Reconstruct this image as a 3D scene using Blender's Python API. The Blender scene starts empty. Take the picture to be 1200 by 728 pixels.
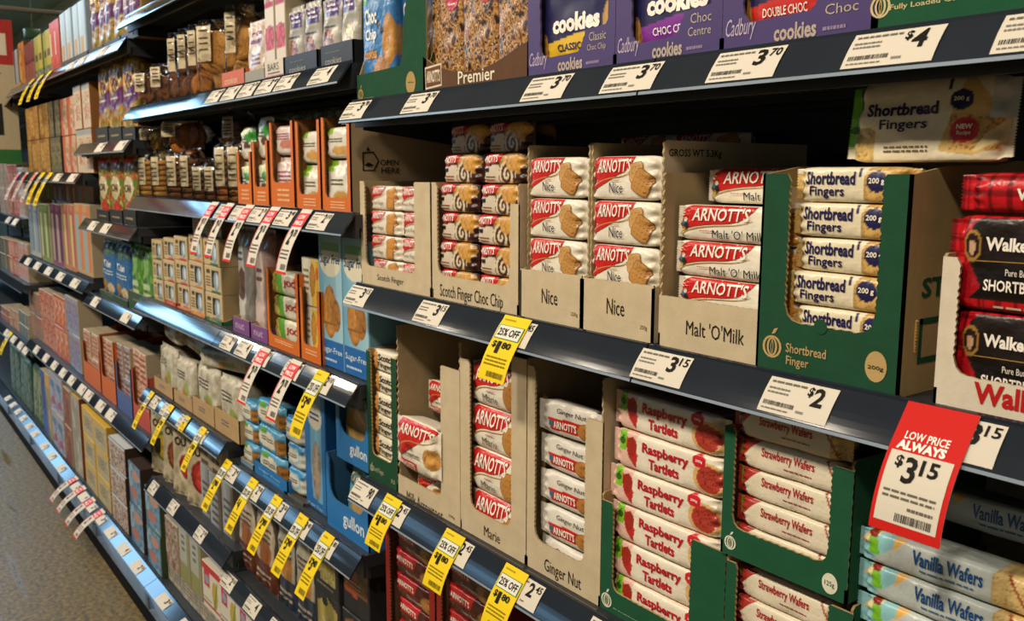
import bpy, bmesh, math, random
import numpy as np
from mathutils import Vector, Matrix

SC = bpy.context.scene
COL = SC.collection
random.seed(7)

# ------------------------------------------------------------------ camera
# world: X along the shelves (right +), Y into the shelves (0 = shelf front), Z up, metres
EYE = np.array([0.0, -0.8, 1.58])
F_PX = 1067.9
_ya, _pi, _ro = 0.63477, 0.14932, 0.0032
_F = np.array([-math.cos(_ya)*math.cos(_pi), math.sin(_ya)*math.cos(_pi), -math.sin(_pi)])
_R0 = np.array([math.sin(_ya), math.cos(_ya), 0.0])
_U0 = np.cross(_R0, _F)
_R = math.cos(_ro)*_R0 + math.sin(_ro)*_U0
_U = -math.sin(_ro)*_R0 + math.cos(_ro)*_U0
cam = bpy.data.cameras.new('camera')
cam.sensor_width = 36.0
cam.lens = F_PX/1200*36.0
cam.clip_start = 0.02
cam.dof.use_dof = True; cam.dof.focus_distance = 1.15; cam.dof.aperture_fstop = 12.0
cam_o = bpy.data.objects.new('camera', cam)
COL.objects.link(cam_o)
cam_o.matrix_world = Matrix(((_R[0], _U[0], -_F[0], EYE[0]), (_R[1], _U[1], -_F[1], EYE[1]),
                             (_R[2], _U[2], -_F[2], EYE[2]), (0, 0, 0, 1)))
SC.camera = cam_o

def at(px, py, Y):
    """pixel of the photograph -> point on the plane Y"""
    ray = _F + _R*(px-600)/F_PX - _U*(py-364)/F_PX
    return EYE + ray*((Y-EYE[1])/ray[1])

def Xon(px, Y, z):
    """X of the point of the shelf-parallel line (Y, z) seen in pixel column px"""
    k = (px-600)/F_PX
    y, h = Y-EYE[1], z-EYE[2]
    return (k*(_F[1]*y+_F[2]*h)-(_R[1]*y+_R[2]*h))/(_R[0]-k*_F[0])

# ------------------------------------------------------------------ light
SC.view_settings.view_transform = 'Standard'
SC.view_settings.look = 'None'
SC.view_settings.gamma = 1.0
SC.view_settings.exposure = 0.0
SC.view_settings.use_curve_mapping = False
wd = bpy.data.worlds.new('world'); SC.world = wd; wd.use_nodes = True
wd.node_tree.nodes['Background'].inputs[0].default_value = (1.0, 0.90, 0.74, 1)
wd.node_tree.nodes['Background'].inputs[1].default_value = 0.18

def area(name, loc, target, sx, sy, power, col, spread=math.pi):
    l = bpy.data.lights.new(name, 'AREA'); l.shape = 'RECTANGLE'; l.size = sx; l.size_y = sy
    l.energy = power; l.color = col; l.spread = spread
    o = bpy.data.objects.new(name, l); COL.objects.link(o); o.location = loc
    d = Vector(target)-Vector(loc)
    o.rotation_euler = d.to_track_quat('-Z', 'Y').to_euler()
    return o
WARM = (1.0, 0.87, 0.69)
COOL = (0.33, 0.65, 1.0)
# warm track heads over the aisle
for x, p in ((0.4, 54), (-1.1, 54), (-2.7, 54), (-4.4, 48), (-6.2, 46), (-8.2, 44), (-10.5, 44)):
    area('aisle_spot', (x, -2.3, 3.75), (x-0.1, 0.1, 0.9), 0.28, 0.28, p, WARM)
# cool ceiling panels further down the aisle and over the neighbouring one
for x, y, sx, sy, p in ((-12.6, -1.5, 3.2, 1.3, 125), (-17.5, -3.0, 4.5, 1.6, 290), (-12.5, -0.1, 5.0, 1.1, 170), (-18.0, -1.7, 2.4, 1.0, 50), (-20.6, -1.6, 2.6, 1.1, 35), (-15.2, -0.55, 3.6, 1.0, 120),
                        (-15.5, -6.4, 4.0, 1.8, 120), (-20.5, -6.2, 4.0, 1.8, 260), (-10.5, -5.0, 4.0, 1.2, 40), (-11.8, -2.9, 2.5, .8, 14), (-8.0, -5.6, 3.0, .9, 30)):
    area('ceiling_panel_light', (x, y, 4.2), (x, y, 0), sx, sy, p, COOL)
for x in (-11.5, -8.0):      # added fill lamps, out of view, to brighten the wall behind the shelves
    area('wall_fill_light', (x, 1.7, 4.2), (x, 1.7, 0), 2.4, 0.5, 60, (1.0, 1.0, 0.85))

# ------------------------------------------------------------------ materials
def lin(c):
    if isinstance(c, str):
        c = [int(c[i:i+2], 16) for i in (0, 2, 4)]
    a = np.array(c, float)/255.0
    return np.where(a <= 0.04045, a/12.92, ((a+0.055)/1.055)**2.4)

MATS = {}
def mat(name, rough=0.5, spec=0.5, coat=0.0, bump=0.0, bscale=60.0, mottle=0.0, mscale=40.0, metal=0.0, color=None, bdist=0.002, alpha=None):
    m = bpy.data.materials.new(name); m.use_nodes = True
    nt = m.node_tree; b = nt.nodes['Principled BSDF']
    b.inputs['Roughness'].default_value = rough
    b.inputs['Specular IOR Level'].default_value = spec
    b.inputs['Coat Weight'].default_value = coat
    b.inputs['Coat Roughness'].default_value = 0.12
    b.inputs['Metallic'].default_value = metal
    tc = nt.nodes.new('ShaderNodeTexCoord')
    if color is None:
        a = nt.nodes.new('ShaderNodeAttribute'); a.attribute_name = 'Col'; src = a.outputs['Color']
    else:
        a = nt.nodes.new('ShaderNodeRGB'); a.outputs[0].default_value = (*lin(color), 1); src = a.outputs[0]
    if mottle:
        n = nt.nodes.new('ShaderNodeTexNoise'); n.inputs['Scale'].default_value = mscale; n.inputs['Detail'].default_value = 5
        nt.links.new(tc.outputs['Object'], n.inputs['Vector'])
        mr = nt.nodes.new('ShaderNodeMapRange')
        mr.inputs['From Min'].default_value = 0.3; mr.inputs['From Max'].default_value = 0.7
        mr.inputs['To Min'].default_value = 1-mottle; mr.inputs['To Max'].default_value = 1+mottle*0.5
        nt.links.new(n.outputs['Fac'], mr.inputs['Value'])
        mx = nt.nodes.new('ShaderNodeVectorMath'); mx.operation = 'SCALE'
        nt.links.new(src, mx.inputs[0]); nt.links.new(mr.outputs[0], mx.inputs['Scale']); src = mx.outputs[0]
    nt.links.new(src, b.inputs['Base Color'])
    if bump:
        n2 = nt.nodes.new('ShaderNodeTexNoise'); n2.inputs['Scale'].default_value = bscale; n2.inputs['Detail'].default_value = 3
        nt.links.new(tc.outputs['Object'], n2.inputs['Vector'])
        bp = nt.nodes.new('ShaderNodeBump'); bp.inputs['Strength'].default_value = bump; bp.inputs['Distance'].default_value = bdist
        nt.links.new(n2.outputs['Fac'], bp.inputs['Height']); nt.links.new(bp.outputs[0], b.inputs['Normal'])
    MATS[name] = m
    return m
mat('film', rough=0.30, spec=0.5, bump=0.55, bscale=55, bdist=0.004)
mat('matt_film', rough=0.5, spec=0.4, bump=0.5, bscale=45, bdist=0.004)
mat('card', rough=0.88, spec=0.15, bump=0.15, bscale=220, mottle=0.10, mscale=35)
mat('print', rough=0.45, spec=0.4, bump=0.08, bscale=30)
mat('paper', rough=0.65, spec=0.15)
mat('plastic', rough=0.3, spec=0.5)
mat('strip', rough=0.09, spec=0.5, coat=0.0, mottle=0.12, mscale=9)
mat('metal', rough=0.45, spec=0.5, mottle=0.1, mscale=12)
mat('food', rough=0.75, spec=0.2, bump=0.8, bscale=160, mottle=0.25, mscale=120)
def clear_mat():
    m = bpy.data.materials.new('clear'); m.use_nodes = True; nt = m.node_tree
    nt.nodes.remove(nt.nodes['Principled BSDF'])
    out = nt.nodes['Material Output']
    t = nt.nodes.new('ShaderNodeBsdfTransparent'); t.inputs[0].default_value = (0.97, 0.97, 0.97, 1)
    g = nt.nodes.new('ShaderNodeBsdfGlossy'); g.inputs['Roughness'].default_value = 0.10
    fr = nt.nodes.new('ShaderNodeFresnel'); fr.inputs[0].default_value = 1.42
    n = nt.nodes.new('ShaderNodeTexNoise'); n.inputs['Scale'].default_value = 40
    tc = nt.nodes.new('ShaderNodeTexCoord'); nt.links.new(tc.outputs['Object'], n.inputs['Vector'])
    bp = nt.nodes.new('ShaderNodeBump'); bp.inputs['Strength'].default_value = 0.9; bp.inputs['Distance'].default_value = 0.006
    nt.links.new(n.outputs['Fac'], bp.inputs['Height'])
    nt.links.new(bp.outputs[0], g.inputs['Normal']); nt.links.new(bp.outputs[0], fr.inputs['Normal'])
    mx = nt.nodes.new('ShaderNodeMixShader')
    nt.links.new(fr.outputs[0], mx.inputs[0]); nt.links.new(t.outputs[0], mx.inputs[1]); nt.links.new(g.outputs[0], mx.inputs[2])
    nt.links.new(mx.outputs[0], out.inputs['Surface'])
    MATS['clear'] = m
clear_mat()

def floor_mat():
    m = bpy.data.materials.new('floor_stone'); m.use_nodes = True; nt = m.node_tree
    b = nt.nodes['Principled BSDF']; tc = nt.nodes.new('ShaderNodeTexCoord')
    n = nt.nodes.new('ShaderNodeTexNoise'); n.inputs['Scale'].default_value = 55; n.inputs['Detail'].default_value = 8; n.inputs['Roughness'].default_value = 0.75
    v = nt.nodes.new('ShaderNodeTexVoronoi'); v.inputs['Scale'].default_value = 85
    n3 = nt.nodes.new('ShaderNodeTexNoise'); n3.inputs['Scale'].default_value = 2.0; n3.inputs['Detail'].default_value = 4
    for k in (n, v): nt.links.new(tc.outputs['Object'], k.inputs['Vector'])
    mp = nt.nodes.new('ShaderNodeMapping'); mp.inputs['Scale'].default_value = (0.45, 6.0, 1.0); mp.inputs['Rotation'].default_value = (0, 0, 0.12)
    nt.links.new(tc.outputs['Object'], mp.inputs['Vector']); nt.links.new(mp.outputs[0], n3.inputs['Vector'])
    r = nt.nodes.new('ShaderNodeValToRGB')
    r.color_ramp.elements[0].position = 0.38; r.color_ramp.elements[0].color = (*lin('453517'), 1)
    r.color_ramp.elements[1].position = 0.64; r.color_ramp.elements[1].color = (*lin('9a8142'), 1)
    e = r.color_ramp.elements.new(0.5); e.color = (*lin('766230'), 1)
    nt.links.new(n.outputs['Fac'], r.inputs[0])
    mx = nt.nodes.new('ShaderNodeMix'); mx.data_type = 'RGBA'; mx.blend_type = 'MULTIPLY'; mx.inputs[0].default_value = 0.35
    nt.links.new(r.outputs[0], mx.inputs[6]); nt.links.new(v.outputs['Distance'], mx.inputs[7])
    nt.links.new(mx.outputs[2], b.inputs['Base Color'])
    rr = nt.nodes.new('ShaderNodeMapRange'); rr.inputs['From Min'].default_value = 0.30; rr.inputs['From Max'].default_value = 0.42
    rr.inputs['To Min'].default_value = 0.18; rr.inputs['To Max'].default_value = 0.50
    nt.links.new(n3.outputs['Fac'], rr.inputs['Value']); nt.links.new(rr.outputs[0], b.inputs['Roughness'])
    b.inputs['Specular IOR Level'].default_value = 0.35
    bp = nt.nodes.new('ShaderNodeBump'); bp.inputs['Strength'].default_value = 0.12; bp.inputs['Distance'].default_value = 0.002
    nt.links.new(n.outputs['Fac'], bp.inputs['Height']); nt.links.new(bp.outputs[0], b.inputs['Normal'])
    MATS['floor'] = m
floor_mat()

# ------------------------------------------------------------------ mesh helpers
class MB:
    def __init__(self):
        self.v = []; self.c = []; self.f = []; self.m = []; self.s = []; self.n = 0
    def add(self, verts, faces, col, m=0, smooth=False):
        verts = np.asarray(verts, float).reshape(-1, 3)
        k = len(verts)
        if isinstance(col, np.ndarray) and col.ndim == 2: c = col
        else: c = np.tile(lin(col), (k, 1))
        self.v.append(verts); self.c.append(c)
        b = self.n
        if isinstance(faces, np.ndarray): fs = (faces+b).tolist()
        else: fs = [[i+b for i in f] for f in faces]
        self.f += fs; self.m += [m]*len(fs); self.s += [smooth]*len(fs)
        self.n += k
    def box(self, x0, y0, z0, x1, y1, z1, col, m=0):
        v = [(x, y, z) for x in (x0, x1) for y in (y0, y1) for z in (z0, z1)]
        self.add(v, [(0, 1, 3, 2), (4, 6, 7, 5), (0, 4, 5, 1), (2, 3, 7, 6), (0, 2, 6, 4), (1, 5, 7, 3)], col, m)
    def bbox(self, x0, y0, z0, x1, y1, z1, col, r=0.004, m=0):
        """box with bevelled edges"""
        bm = bmesh.new(); bmesh.ops.create_cube(bm, size=1)
        for v in bm.verts:
            v.co = ((x0+x1)/2+v.co.x*(x1-x0), (y0+y1)/2+v.co.y*(y1-y0), (z0+z1)/2+v.co.z*(z1-z0))
        bmesh.ops.bevel(bm, geom=bm.edges[:], offset=r, segments=2, affect='EDGES', profile=0.5)
        bm.verts.index_update()
        self.add([v.co[:] for v in bm.verts], [[v.index for v in f.verts] for f in bm.faces], col, m, True); bm.free()
    def prism(self, poly, fn, t0, t1, col, edge=None, back=None, m=0):
        """polygon (a,b) pushed through fn(a,b,t) between t0 (outer face) and t1"""
        n = len(poly)
        A = [fn(a, b, t0) for a, b in poly]; B = [fn(a, b, t1) for a, b in poly]
        self.add(A, [list(range(n))], col, m)
        self.add(B, [list(range(n))[::-1]], back or col, m)
        self.add(A+B, [(i, i+n, (i+1) % n+n, (i+1) % n) for i in range(n)], edge or back or col, m)
    def tube(self, pts, r, col, m=0, seg=8):
        pts = [np.array(p, float) for p in pts]; rings = []
        for i, p in enumerate(pts):
            d = pts[min(i+1, len(pts)-1)]-pts[max(i-1, 0)]; d /= np.linalg.norm(d)
            a = np.cross(d, (0, 0, 1) if abs(d[2]) < .9 else (1, 0, 0)); a /= np.linalg.norm(a); b = np.cross(d, a)
            rings += [p+r*(math.cos(t)*a+math.sin(t)*b) for t in np.arange(seg)/seg*2*math.pi]
        n = len(pts)
        f = [(i*seg+j, i*seg+(j+1) % seg, (i+1)*seg+(j+1) % seg, (i+1)*seg+j) for i in range(n-1) for j in range(seg)]
        f += [list(range(seg))[::-1], list(range((n-1)*seg, n*seg))]
        self.add(rings, f, col, m, True)
    def build(self, name, mats, parent=None, loc=(0, 0, 0), rz=0.0):
        me = bpy.data.meshes.new(name)
        me.from_pydata(np.concatenate(self.v).tolist(), [], self.f)
        for mn in ([mats] if isinstance(mats, str) else mats): me.materials.append(MATS[mn])
        me.polygons.foreach_set('material_index', self.m)
        me.polygons.foreach_set('use_smooth', self.s)
        ca = me.color_attributes.new('Col', 'FLOAT_COLOR', 'POINT')
        c = np.ones((self.n, 4)); c[:, :3] = np.concatenate(self.c)
        ca.data.foreach_set('color', c.ravel())
        me.update()
        o = bpy.data.objects.new(name, me); COL.objects.link(o)
        if parent: o.parent = parent
        o.location = loc; o.rotation_euler = (0, 0, rz)
        return o

def short(lb):
    w = lb.split()
    for q in ('the', 'from', 'and', 'of', 'with'):
        while len(w) > 16 and q in w[3:]: k = len(w)-1-w[::-1].index(q); w.pop(k)
    return ' '.join(w)
def tag(o, label, cat, group=None):
    o['label'] = short(label); o['category'] = cat
    if group: o['group'] = group
    return o
def empty(name, loc, label, cat, group=None, rz=0.0):
    o = bpy.data.objects.new(name, None); COL.objects.link(o)
    o.location = loc; o.rotation_euler = (0, 0, rz); o.empty_display_size = 0.05
    return tag(o, label, cat, group)
def structure(o):
    o['kind'] = 'structure'; return o
def dup(root, loc, label, group=None, rz=None, rx=None):
    r = root.copy(); COL.objects.link(r); r.location = loc; r['label'] = short(label)
    if group: r['group'] = group
    if rz is not None: r.rotation_euler[2] = rz
    if rx is not None: r.rotation_euler[1] = rx
    for ch in root.children:
        c = ch.copy(); COL.objects.link(c); c.parent = r
        for g in ch.children:
            d = g.copy(); COL.objects.link(d); d.parent = c
    return r
ORD = ['first', 'second', 'third', 'fourth', 'fifth', 'sixth', 'seventh', 'eighth', 'ninth', 'tenth', 'eleventh', 'twelfth',
       'thirteenth', 'fourteenth', 'fifteenth', 'sixteenth']

# ------------------------------------------------------------------ text as mesh
_tx = {}
def refine(v, f, lims):
    bm = bmesh.new(); bv = [bm.verts.new((p[0], p[1], 0)) for p in v]
    for q in f:
        try: bm.faces.new([bv[i] for i in q])
        except ValueError: pass
    bmesh.ops.triangulate(bm, faces=bm.faces[:])
    for lim in lims:     # short edges, so that the shape follows a curved wrapper
        es = [e for e in bm.edges if e.calc_length() > lim]
        if es: bmesh.ops.subdivide_edges(bm, edges=es, cuts=1)
        bmesh.ops.triangulate(bm, faces=[q for q in bm.faces if len(q.verts) > 3])
    bm.verts.index_update()
    v = np.array([p.co[:2] for p in bm.verts]); f = [[p.index for p in q.verts] for q in bm.faces]; bm.free()
    return v, f
def text2d(s, bold=0.0, shear=0.0):
    k = (s, bold, shear)
    if k not in _tx:
        cu = bpy.data.curves.new('t', 'FONT'); cu.body = s; cu.resolution_u = 2; cu.offset = bold; cu.shear = shear
        cu.fill_mode = 'FRONT'
        o = bpy.data.objects.new('t', cu); COL.objects.link(o)
        bpy.context.view_layer.update()
        me = o.evaluated_get(bpy.context.evaluated_depsgraph_get()).to_mesh()
        v = np.array([p.co[:2] for p in me.vertices]); f = [list(p.vertices) for p in me.polygons]
        o.to_mesh_clear(); bpy.data.objects.remove(o); bpy.data.curves.remove(cu)
        lo, hi = v.min(0), v.max(0)
        hh = hi[1]-lo[1]; v, f = refine(v-lo, f, (.45*hh, .30*hh, .22*hh))
        _tx[k] = (v/(hi-lo), f)
    return _tx[k]
def put_text(mb, fn, s, x0, y0, x1, y1, col, bold=0.0, shear=0.0, arc=0.0, rise=0.0, m=0):
    """text filling the box (x0,y0)-(x1,y1) of the surface fn(a, b) -> points"""
    v, f = text2d(s, bold, shear)
    a = x0+v[:, 0]*(x1-x0)
    b = y0+v[:, 1]*(y1-y0)+rise*v[:, 0]*(y1-y0)+arc*(1-(2*v[:, 0]-1)**2)*(y1-y0)
    mb.add(fn(a, b), f, col, m)

# ------------------------------------------------------------------ painting printed artwork on a grid
def _h(a, b, s):
    x = np.sin(a*127.1+b*311.7+s*74.7)*43758.5453
    return x-np.floor(x)
def vnoise(x, y, s=0):
    xi, yi = np.floor(x), np.floor(y); fx, fy = x-xi, y-yi
    fx = fx*fx*(3-2*fx); fy = fy*fy*(3-2*fy)
    return (_h(xi, yi, s)*(1-fx)+_h(xi+1, yi, s)*fx)*(1-fy)+(_h(xi, yi+1, s)*(1-fx)+_h(xi+1, yi+1, s)*fx)*fy
def inpoly(U, V, poly):
    r = np.zeros(U.shape, bool); n = len(poly)
    for i in range(n):
        (x1, y1), (x2, y2) = poly[i], poly[(i+1) % n]
        if y1 == y2: continue
        c = ((y1 > V) != (y2 > V)) & (U < (x2-x1)*(V-y1)/(y2-y1)+x1)
        r ^= c
    return r
def paint(U, V, art, asp=1.0):
    """U,V arrays 0..1 of the front; art = layers; asp = width / height"""
    C = np.zeros(U.shape+(3,)); C[:] = lin('c8c0b0')
    for L in art:
        k = L[0]
        if k == 'bg': C[:] = lin(L[1])
        elif k == 'r':
            C[(U >= L[1]) & (V >= L[2]) & (U <= L[3]) & (V <= L[4])] = lin(L[5])
        elif k == 'e':
            C[((U-L[1])/L[3])**2+((V-L[2])/L[4])**2 <= 1] = lin(L[5])
        elif k == 'p':
            C[inpoly(U, V, L[1])] = lin(L[2])
        elif k == 'ck':      # biscuit picture: centre, radii, colour, squareness
            q = L[6] if len(L) > 6 else 2
            d = np.abs((U-L[1])/L[3])**q+np.abs((V-L[2])/L[4])**q
            mk = d <= 1
            t = (0.78+0.4*vnoise(U*40*asp, V*40, 3))*(1.08-0.35*d**2)
            t = np.where(vnoise(U*26*asp, V*26, 9) > 0.83, t*0.55, t)
            C[mk] = (lin(L[5])[None, :]*t[mk][:, None])
        elif k == 'rck':     # rotated square biscuit picture
            a = L[6]; du, dv = (U-L[1])*asp, (V-L[2])
            x = (du*math.cos(a)+dv*math.sin(a))/(L[3]*asp); y = (-du*math.sin(a)+dv*math.cos(a))/L[4]
            d = np.maximum(np.abs(x), np.abs(y))+0.06*np.sin(np.maximum(np.abs(x), 0)*20)*0.5
            mk = d <= 1
            t = (0.82+0.35*vnoise(U*30*asp, V*30, 5))*(1.05-0.3*d**4)
            dots = ((np.mod(x*3+0.5, 1)-0.5)**2+(np.mod(y*3+0.5, 1)-0.5)**2) < 0.02
            t = np.where(dots & (d < 0.85), t*0.4, t)
            C[mk] = lin(L[5])[None, :]*t[mk][:, None]
        elif k == 'mot':     # mottled region: rectangle, colours, cell count
            mk = (U >= L[1]) & (V >= L[2]) & (U <= L[3]) & (V <= L[4])
            n = vnoise(U*L[6]*asp, V*L[6], L[7] if len(L) > 7 else 1)*0.6+0.4*vnoise(U*L[6]*2.3*asp, V*L[6]*2.3, 4)
            cs = np.array([lin(c) for c in L[5]])
            idx = np.clip(((n-0.2)/0.6*len(cs)).astype(int), 0, len(cs)-1)
            C[mk] = cs[idx[mk]]
        elif k == 'plaid':
            mk = (U >= L[1]) & (V >= L[2]) & (U <= L[3]) & (V <= L[4])
            a, b = np.mod(U*L[5]*asp, 1), np.mod(V*L[5], 1)
            t = np.ones(U.shape)
            for q in (a, b):
                t *= np.where((q < 0.22) | ((q > 0.3) & (q < 0.36)), 0.42, 1.0)
            cc = lin('c41420')[None, None, :]*t[..., None]
            C[mk] = cc[mk]
        elif k == 'spiral':
            du, dv = (U-L[1])*asp, V-L[2]; r = np.hypot(du, dv); th = np.arctan2(dv, du)
            mk = (r < L[3])
            s = np.sin(r*L[4]*6.28+th)
            C[mk & (s > 0.1)] = lin(L[5]); C[mk & (s <= 0.1)] = lin(L[6])
        elif k == 'fade':    # soft printed colour change left to right of a rectangle
            mk = (U >= L[1]) & (V >= L[2]) & (U <= L[3]) & (V <= L[4])
            t = ((U-L[1])/(L[3]-L[1]))[..., None]
            cc = lin(L[5])*(1-t)+lin(L[6])*t
            C[mk] = cc[mk]
    return C

def decals(mb, fn0, art, m=0):
    under = False; fn = fn0
    lift = [0.0]
    fn = lambda a, b: fn0(a, b)-np.array([0, lift[0], 0])
    fn1 = lambda a, b: fn0(a, b)-np.array([0, lift[0]+.0003, 0])
    for L in art:
        if L[0] == 't':
            o = L[7] if len(L) > 7 else {}
            put_text(mb, fn1 if under else fn, L[1], L[2], L[3], L[4], L[5], L[6], m=m, **o)
        elif L[0] == 'lines':    # small print: thin dark dashes
            _, x0, y0, x1, y1, n, col = L[:7]
            rr = random.Random(int(x0*1000)+n)
            for i in range(n):
                yy = y1-(y1-y0)*(i+0.5)/n; hh = (y1-y0)/n*0.22; xx = x0
                while xx < x1:
                    ww = (x1-x0)*rr.uniform(0.06, 0.2); xe = min(x1, xx+ww)
                    mb.add(fn(np.array([xx, xe, xe, xx]), np.array([yy-hh, yy-hh, yy+hh, yy+hh])), [(0, 1, 2, 3)], col, m)
                    xx = xe+(x1-x0)*0.03
        elif L[0] == 'bars':     # barcode
            _, x0, y0, x1, y1, col = L[:6]
            rr = random.Random(5); xx = x0
            while xx < x1:
                ww = (x1-x0)*rr.uniform(0.012, 0.03)
                mb.add(fn(np.array([xx, xx+ww, xx+ww, xx]), np.array([y0, y0, y1, y1])), [(0, 1, 2, 3)], col, m)
                xx += ww+(x1-x0)*rr.uniform(0.012, 0.03)
        elif L[0] == 'poly':     # crisp printed shape
            kk = ('poly', tuple(L[1])); under = True
            if kk not in _tx: _tx[kk] = refine(L[1], [list(range(len(L[1])))], (.4, .25, .16, .10, .07))
            a, f = _tx[kk]
            mb.add(fn(a[:, 0], a[:, 1]), f, L[2], m); lift[0] += .00013
        elif L[0] == 'dot':
            a = np.array(L[1], float); mb.add(fn1(a[:, 0], a[:, 1]), [list(range(len(a)))], L[2], m)
        elif L[0] == 'disc':
            t = np.arange(24)/24*2*math.pi
            mb.add(fn(L[1]+L[3]*np.cos(t), L[2]+L[4]*np.sin(t)), [list(range(24))], L[5], m); lift[0] += .0002; under = True
        elif L[0] == 'apple':    # supermarket own-label mark: peeled apple curls; x, y, r (of height), aspect, colour
            _, cx, cy, r, asp, col = L
            for rx, ry, w, a0, a1 in ((1, 1, .3, 0.62, 2.35), (.55, .82, .26, 0.6, 2.3), (.14, .62, .26, 0.5, 2.2)):
                for sg in (1, -1):
                    t = np.linspace(a0*math.pi-math.pi/2, a1*math.pi*0.5+0.3, 9)*1.0
                    t = np.linspace(math.pi*0.5, -math.pi*0.5, 9)
                    ox = np.concatenate([sg*rx*np.cos(t), sg*(rx-w*0.8)*np.cos(t[::-1])])
                    oy = np.concatenate([ry*np.sin(t), (ry-w*0.6)*np.sin(t[::-1])])
                    n = len(t)
                    f = [(i, i+1, 2*n-2-i, 2*n-1-i) for i in range(n-1)]
                    mb.add(fn(cx+ox*r/asp, cy+oy*r), f, col, m)
            mb.add(fn(cx+np.array([-.1, .25, .55, .15])*r/asp, cy+np.array([1.1, 1.2, 1.7, 1.6])*r), [(0, 1, 2, 3)], col, m)

# ------------------------------------------------------------------ packs
def pillow(w, h, d, art, name='biscuit_pack', mats='film', nx=60, nz=30, p=4.0, fin=0.010, taper=0.03, wr=0.0012, seed=0, axis='x', base='d8d0c0', lift=0.0009, obj=True, slump=0.0):
    """flow-wrapped pack: front at y=0, bottom at z=0, centred on x=0; crimped fins at both ends of the long axis"""
    rs = np.random.RandomState(seed)
    lw, sh = (w, h) if axis == 'x' else (h, w)
    t = np.linspace(0, 1, nx+1) if axis == 'x' else np.linspace(0, 1, nz+1)
    ns = nz if axis == 'x' else nx
    e = np.minimum(t, 1-t)*lw
    a = np.clip((e-fin)/taper, 0, 1); a = np.sqrt(1-(1-a)**2); a = 0.05+0.95*a
    k = np.linspace(-1, 1, ns+1); zz = np.sin(k*math.pi/2)*0.5+k*0.5
    prof = (1-np.abs(zz)**p)**(1/p)
    Tt, ZZ = np.meshgrid(t, zz, indexing='ij')
    A = a[:, None]; crim = (e < fin)[:, None]
    fold = np.sin(ZZ*(9+seed % 4)+seed)*np.exp(-((A-0.5)/0.35)**2)*(A < 0.97)
    nzv = (vnoise(Tt*lw*45, (ZZ+1)*sh*25, seed)-0.5)*2*wr + fold*wr*2.2
    yq = 0.16*d
    yf = yq-yq*A*prof[None, :]+nzv*np.clip(prof[None, :]*1.3, 0, 1)*np.where(crim, 0.3, 1)
    yb = yq+(d-yq)*A*prof[None, :]
    yb = np.where(crim, yf+0.0012, yb)
    if axis == 'x': sc = 1-0.10*(1-a)
    else: sc = 1-0.03*(1-a)
    S = ZZ*sh/2*sc[:, None]
    zig = np.where((t < 1e-6) | (t > 1-1e-6), 1, 0)[:, None]*(np.mod(np.arange(ns+1), 2)[None, :]*0.0022)*np.where(Tt < .5, -1, 1)
    LNG = (Tt-0.5)*lw+zig
    if slump: S = S-slump*(Tt-0.5)**2
    if axis == 'x': X, Z = LNG, S+h/2
    else: X, Z = S, LNG+h/2
    U, V = X/w+0.5, Z/h
    Uc, Vc = np.clip(U, 0, 1), np.clip(V, 0, 1)
    C = paint(Uc, Vc, art, w/h)
    N, M = X.shape
    idx = np.arange(N*M).reshape(N, M)
    q = np.stack([idx[:-1, :-1], idx[1:, :-1], idx[1:, 1:], idx[:-1, 1:]], -1).reshape(-1, 4)
    mb = MB()
    fl = axis == 'z'
    mb.add(np.stack([X, yf, Z], -1), q if not fl else q[:, ::-1], C.reshape(-1, 3), 0, True)
    # back, coarser
    ii = np.unique(np.r_[np.arange(0, N, 3), N-1]); jj = np.unique(np.r_[np.arange(0, M, 4), M-1])
    g = np.ix_(ii, jj); idb = np.arange(len(ii)*len(jj)).reshape(len(ii), len(jj))
    q2 = np.stack([idb[:-1, :-1], idb[:-1, 1:], idb[1:, 1:], idb[1:, :-1]], -1).reshape(-1, 4)
    mb.add(np.stack([X[g], yb[g], Z[g]], -1), q2 if not fl else q2[:, ::-1], C[g].reshape(-1, 3), 0, True)
    front = np.stack([X, yf, Z], -1)
    uu = U[:, 0] if axis == 'x' else None
    def fn(x, y):
        x = np.asarray(x, float); y = np.asarray(y, float)
        if axis == 'x':
            gi = np.interp(x, t, np.arange(N)); gj = np.interp(y*2-1, zz, np.arange(M))
        else:
            gi = np.interp(y, t, np.arange(N)); gj = np.interp(x*2-1, zz, np.arange(M))
        i0 = np.clip(gi.astype(int), 0, N-2); j0 = np.clip(gj.astype(int), 0, M-2)
        fi = (gi-i0)[:, None]; fj = (gj-j0)[:, None]
        P = (front[i0, j0]*(1-fi)+front[i0+1, j0]*fi)*(1-fj)+(front[i0, j0+1]*(1-fi)+front[i0+1, j0+1]*fi)*fj
        return P-np.array([0, lift, 0])
    decals(mb, fn, art)
    return mb.build(name, mats) if obj else mb

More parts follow.
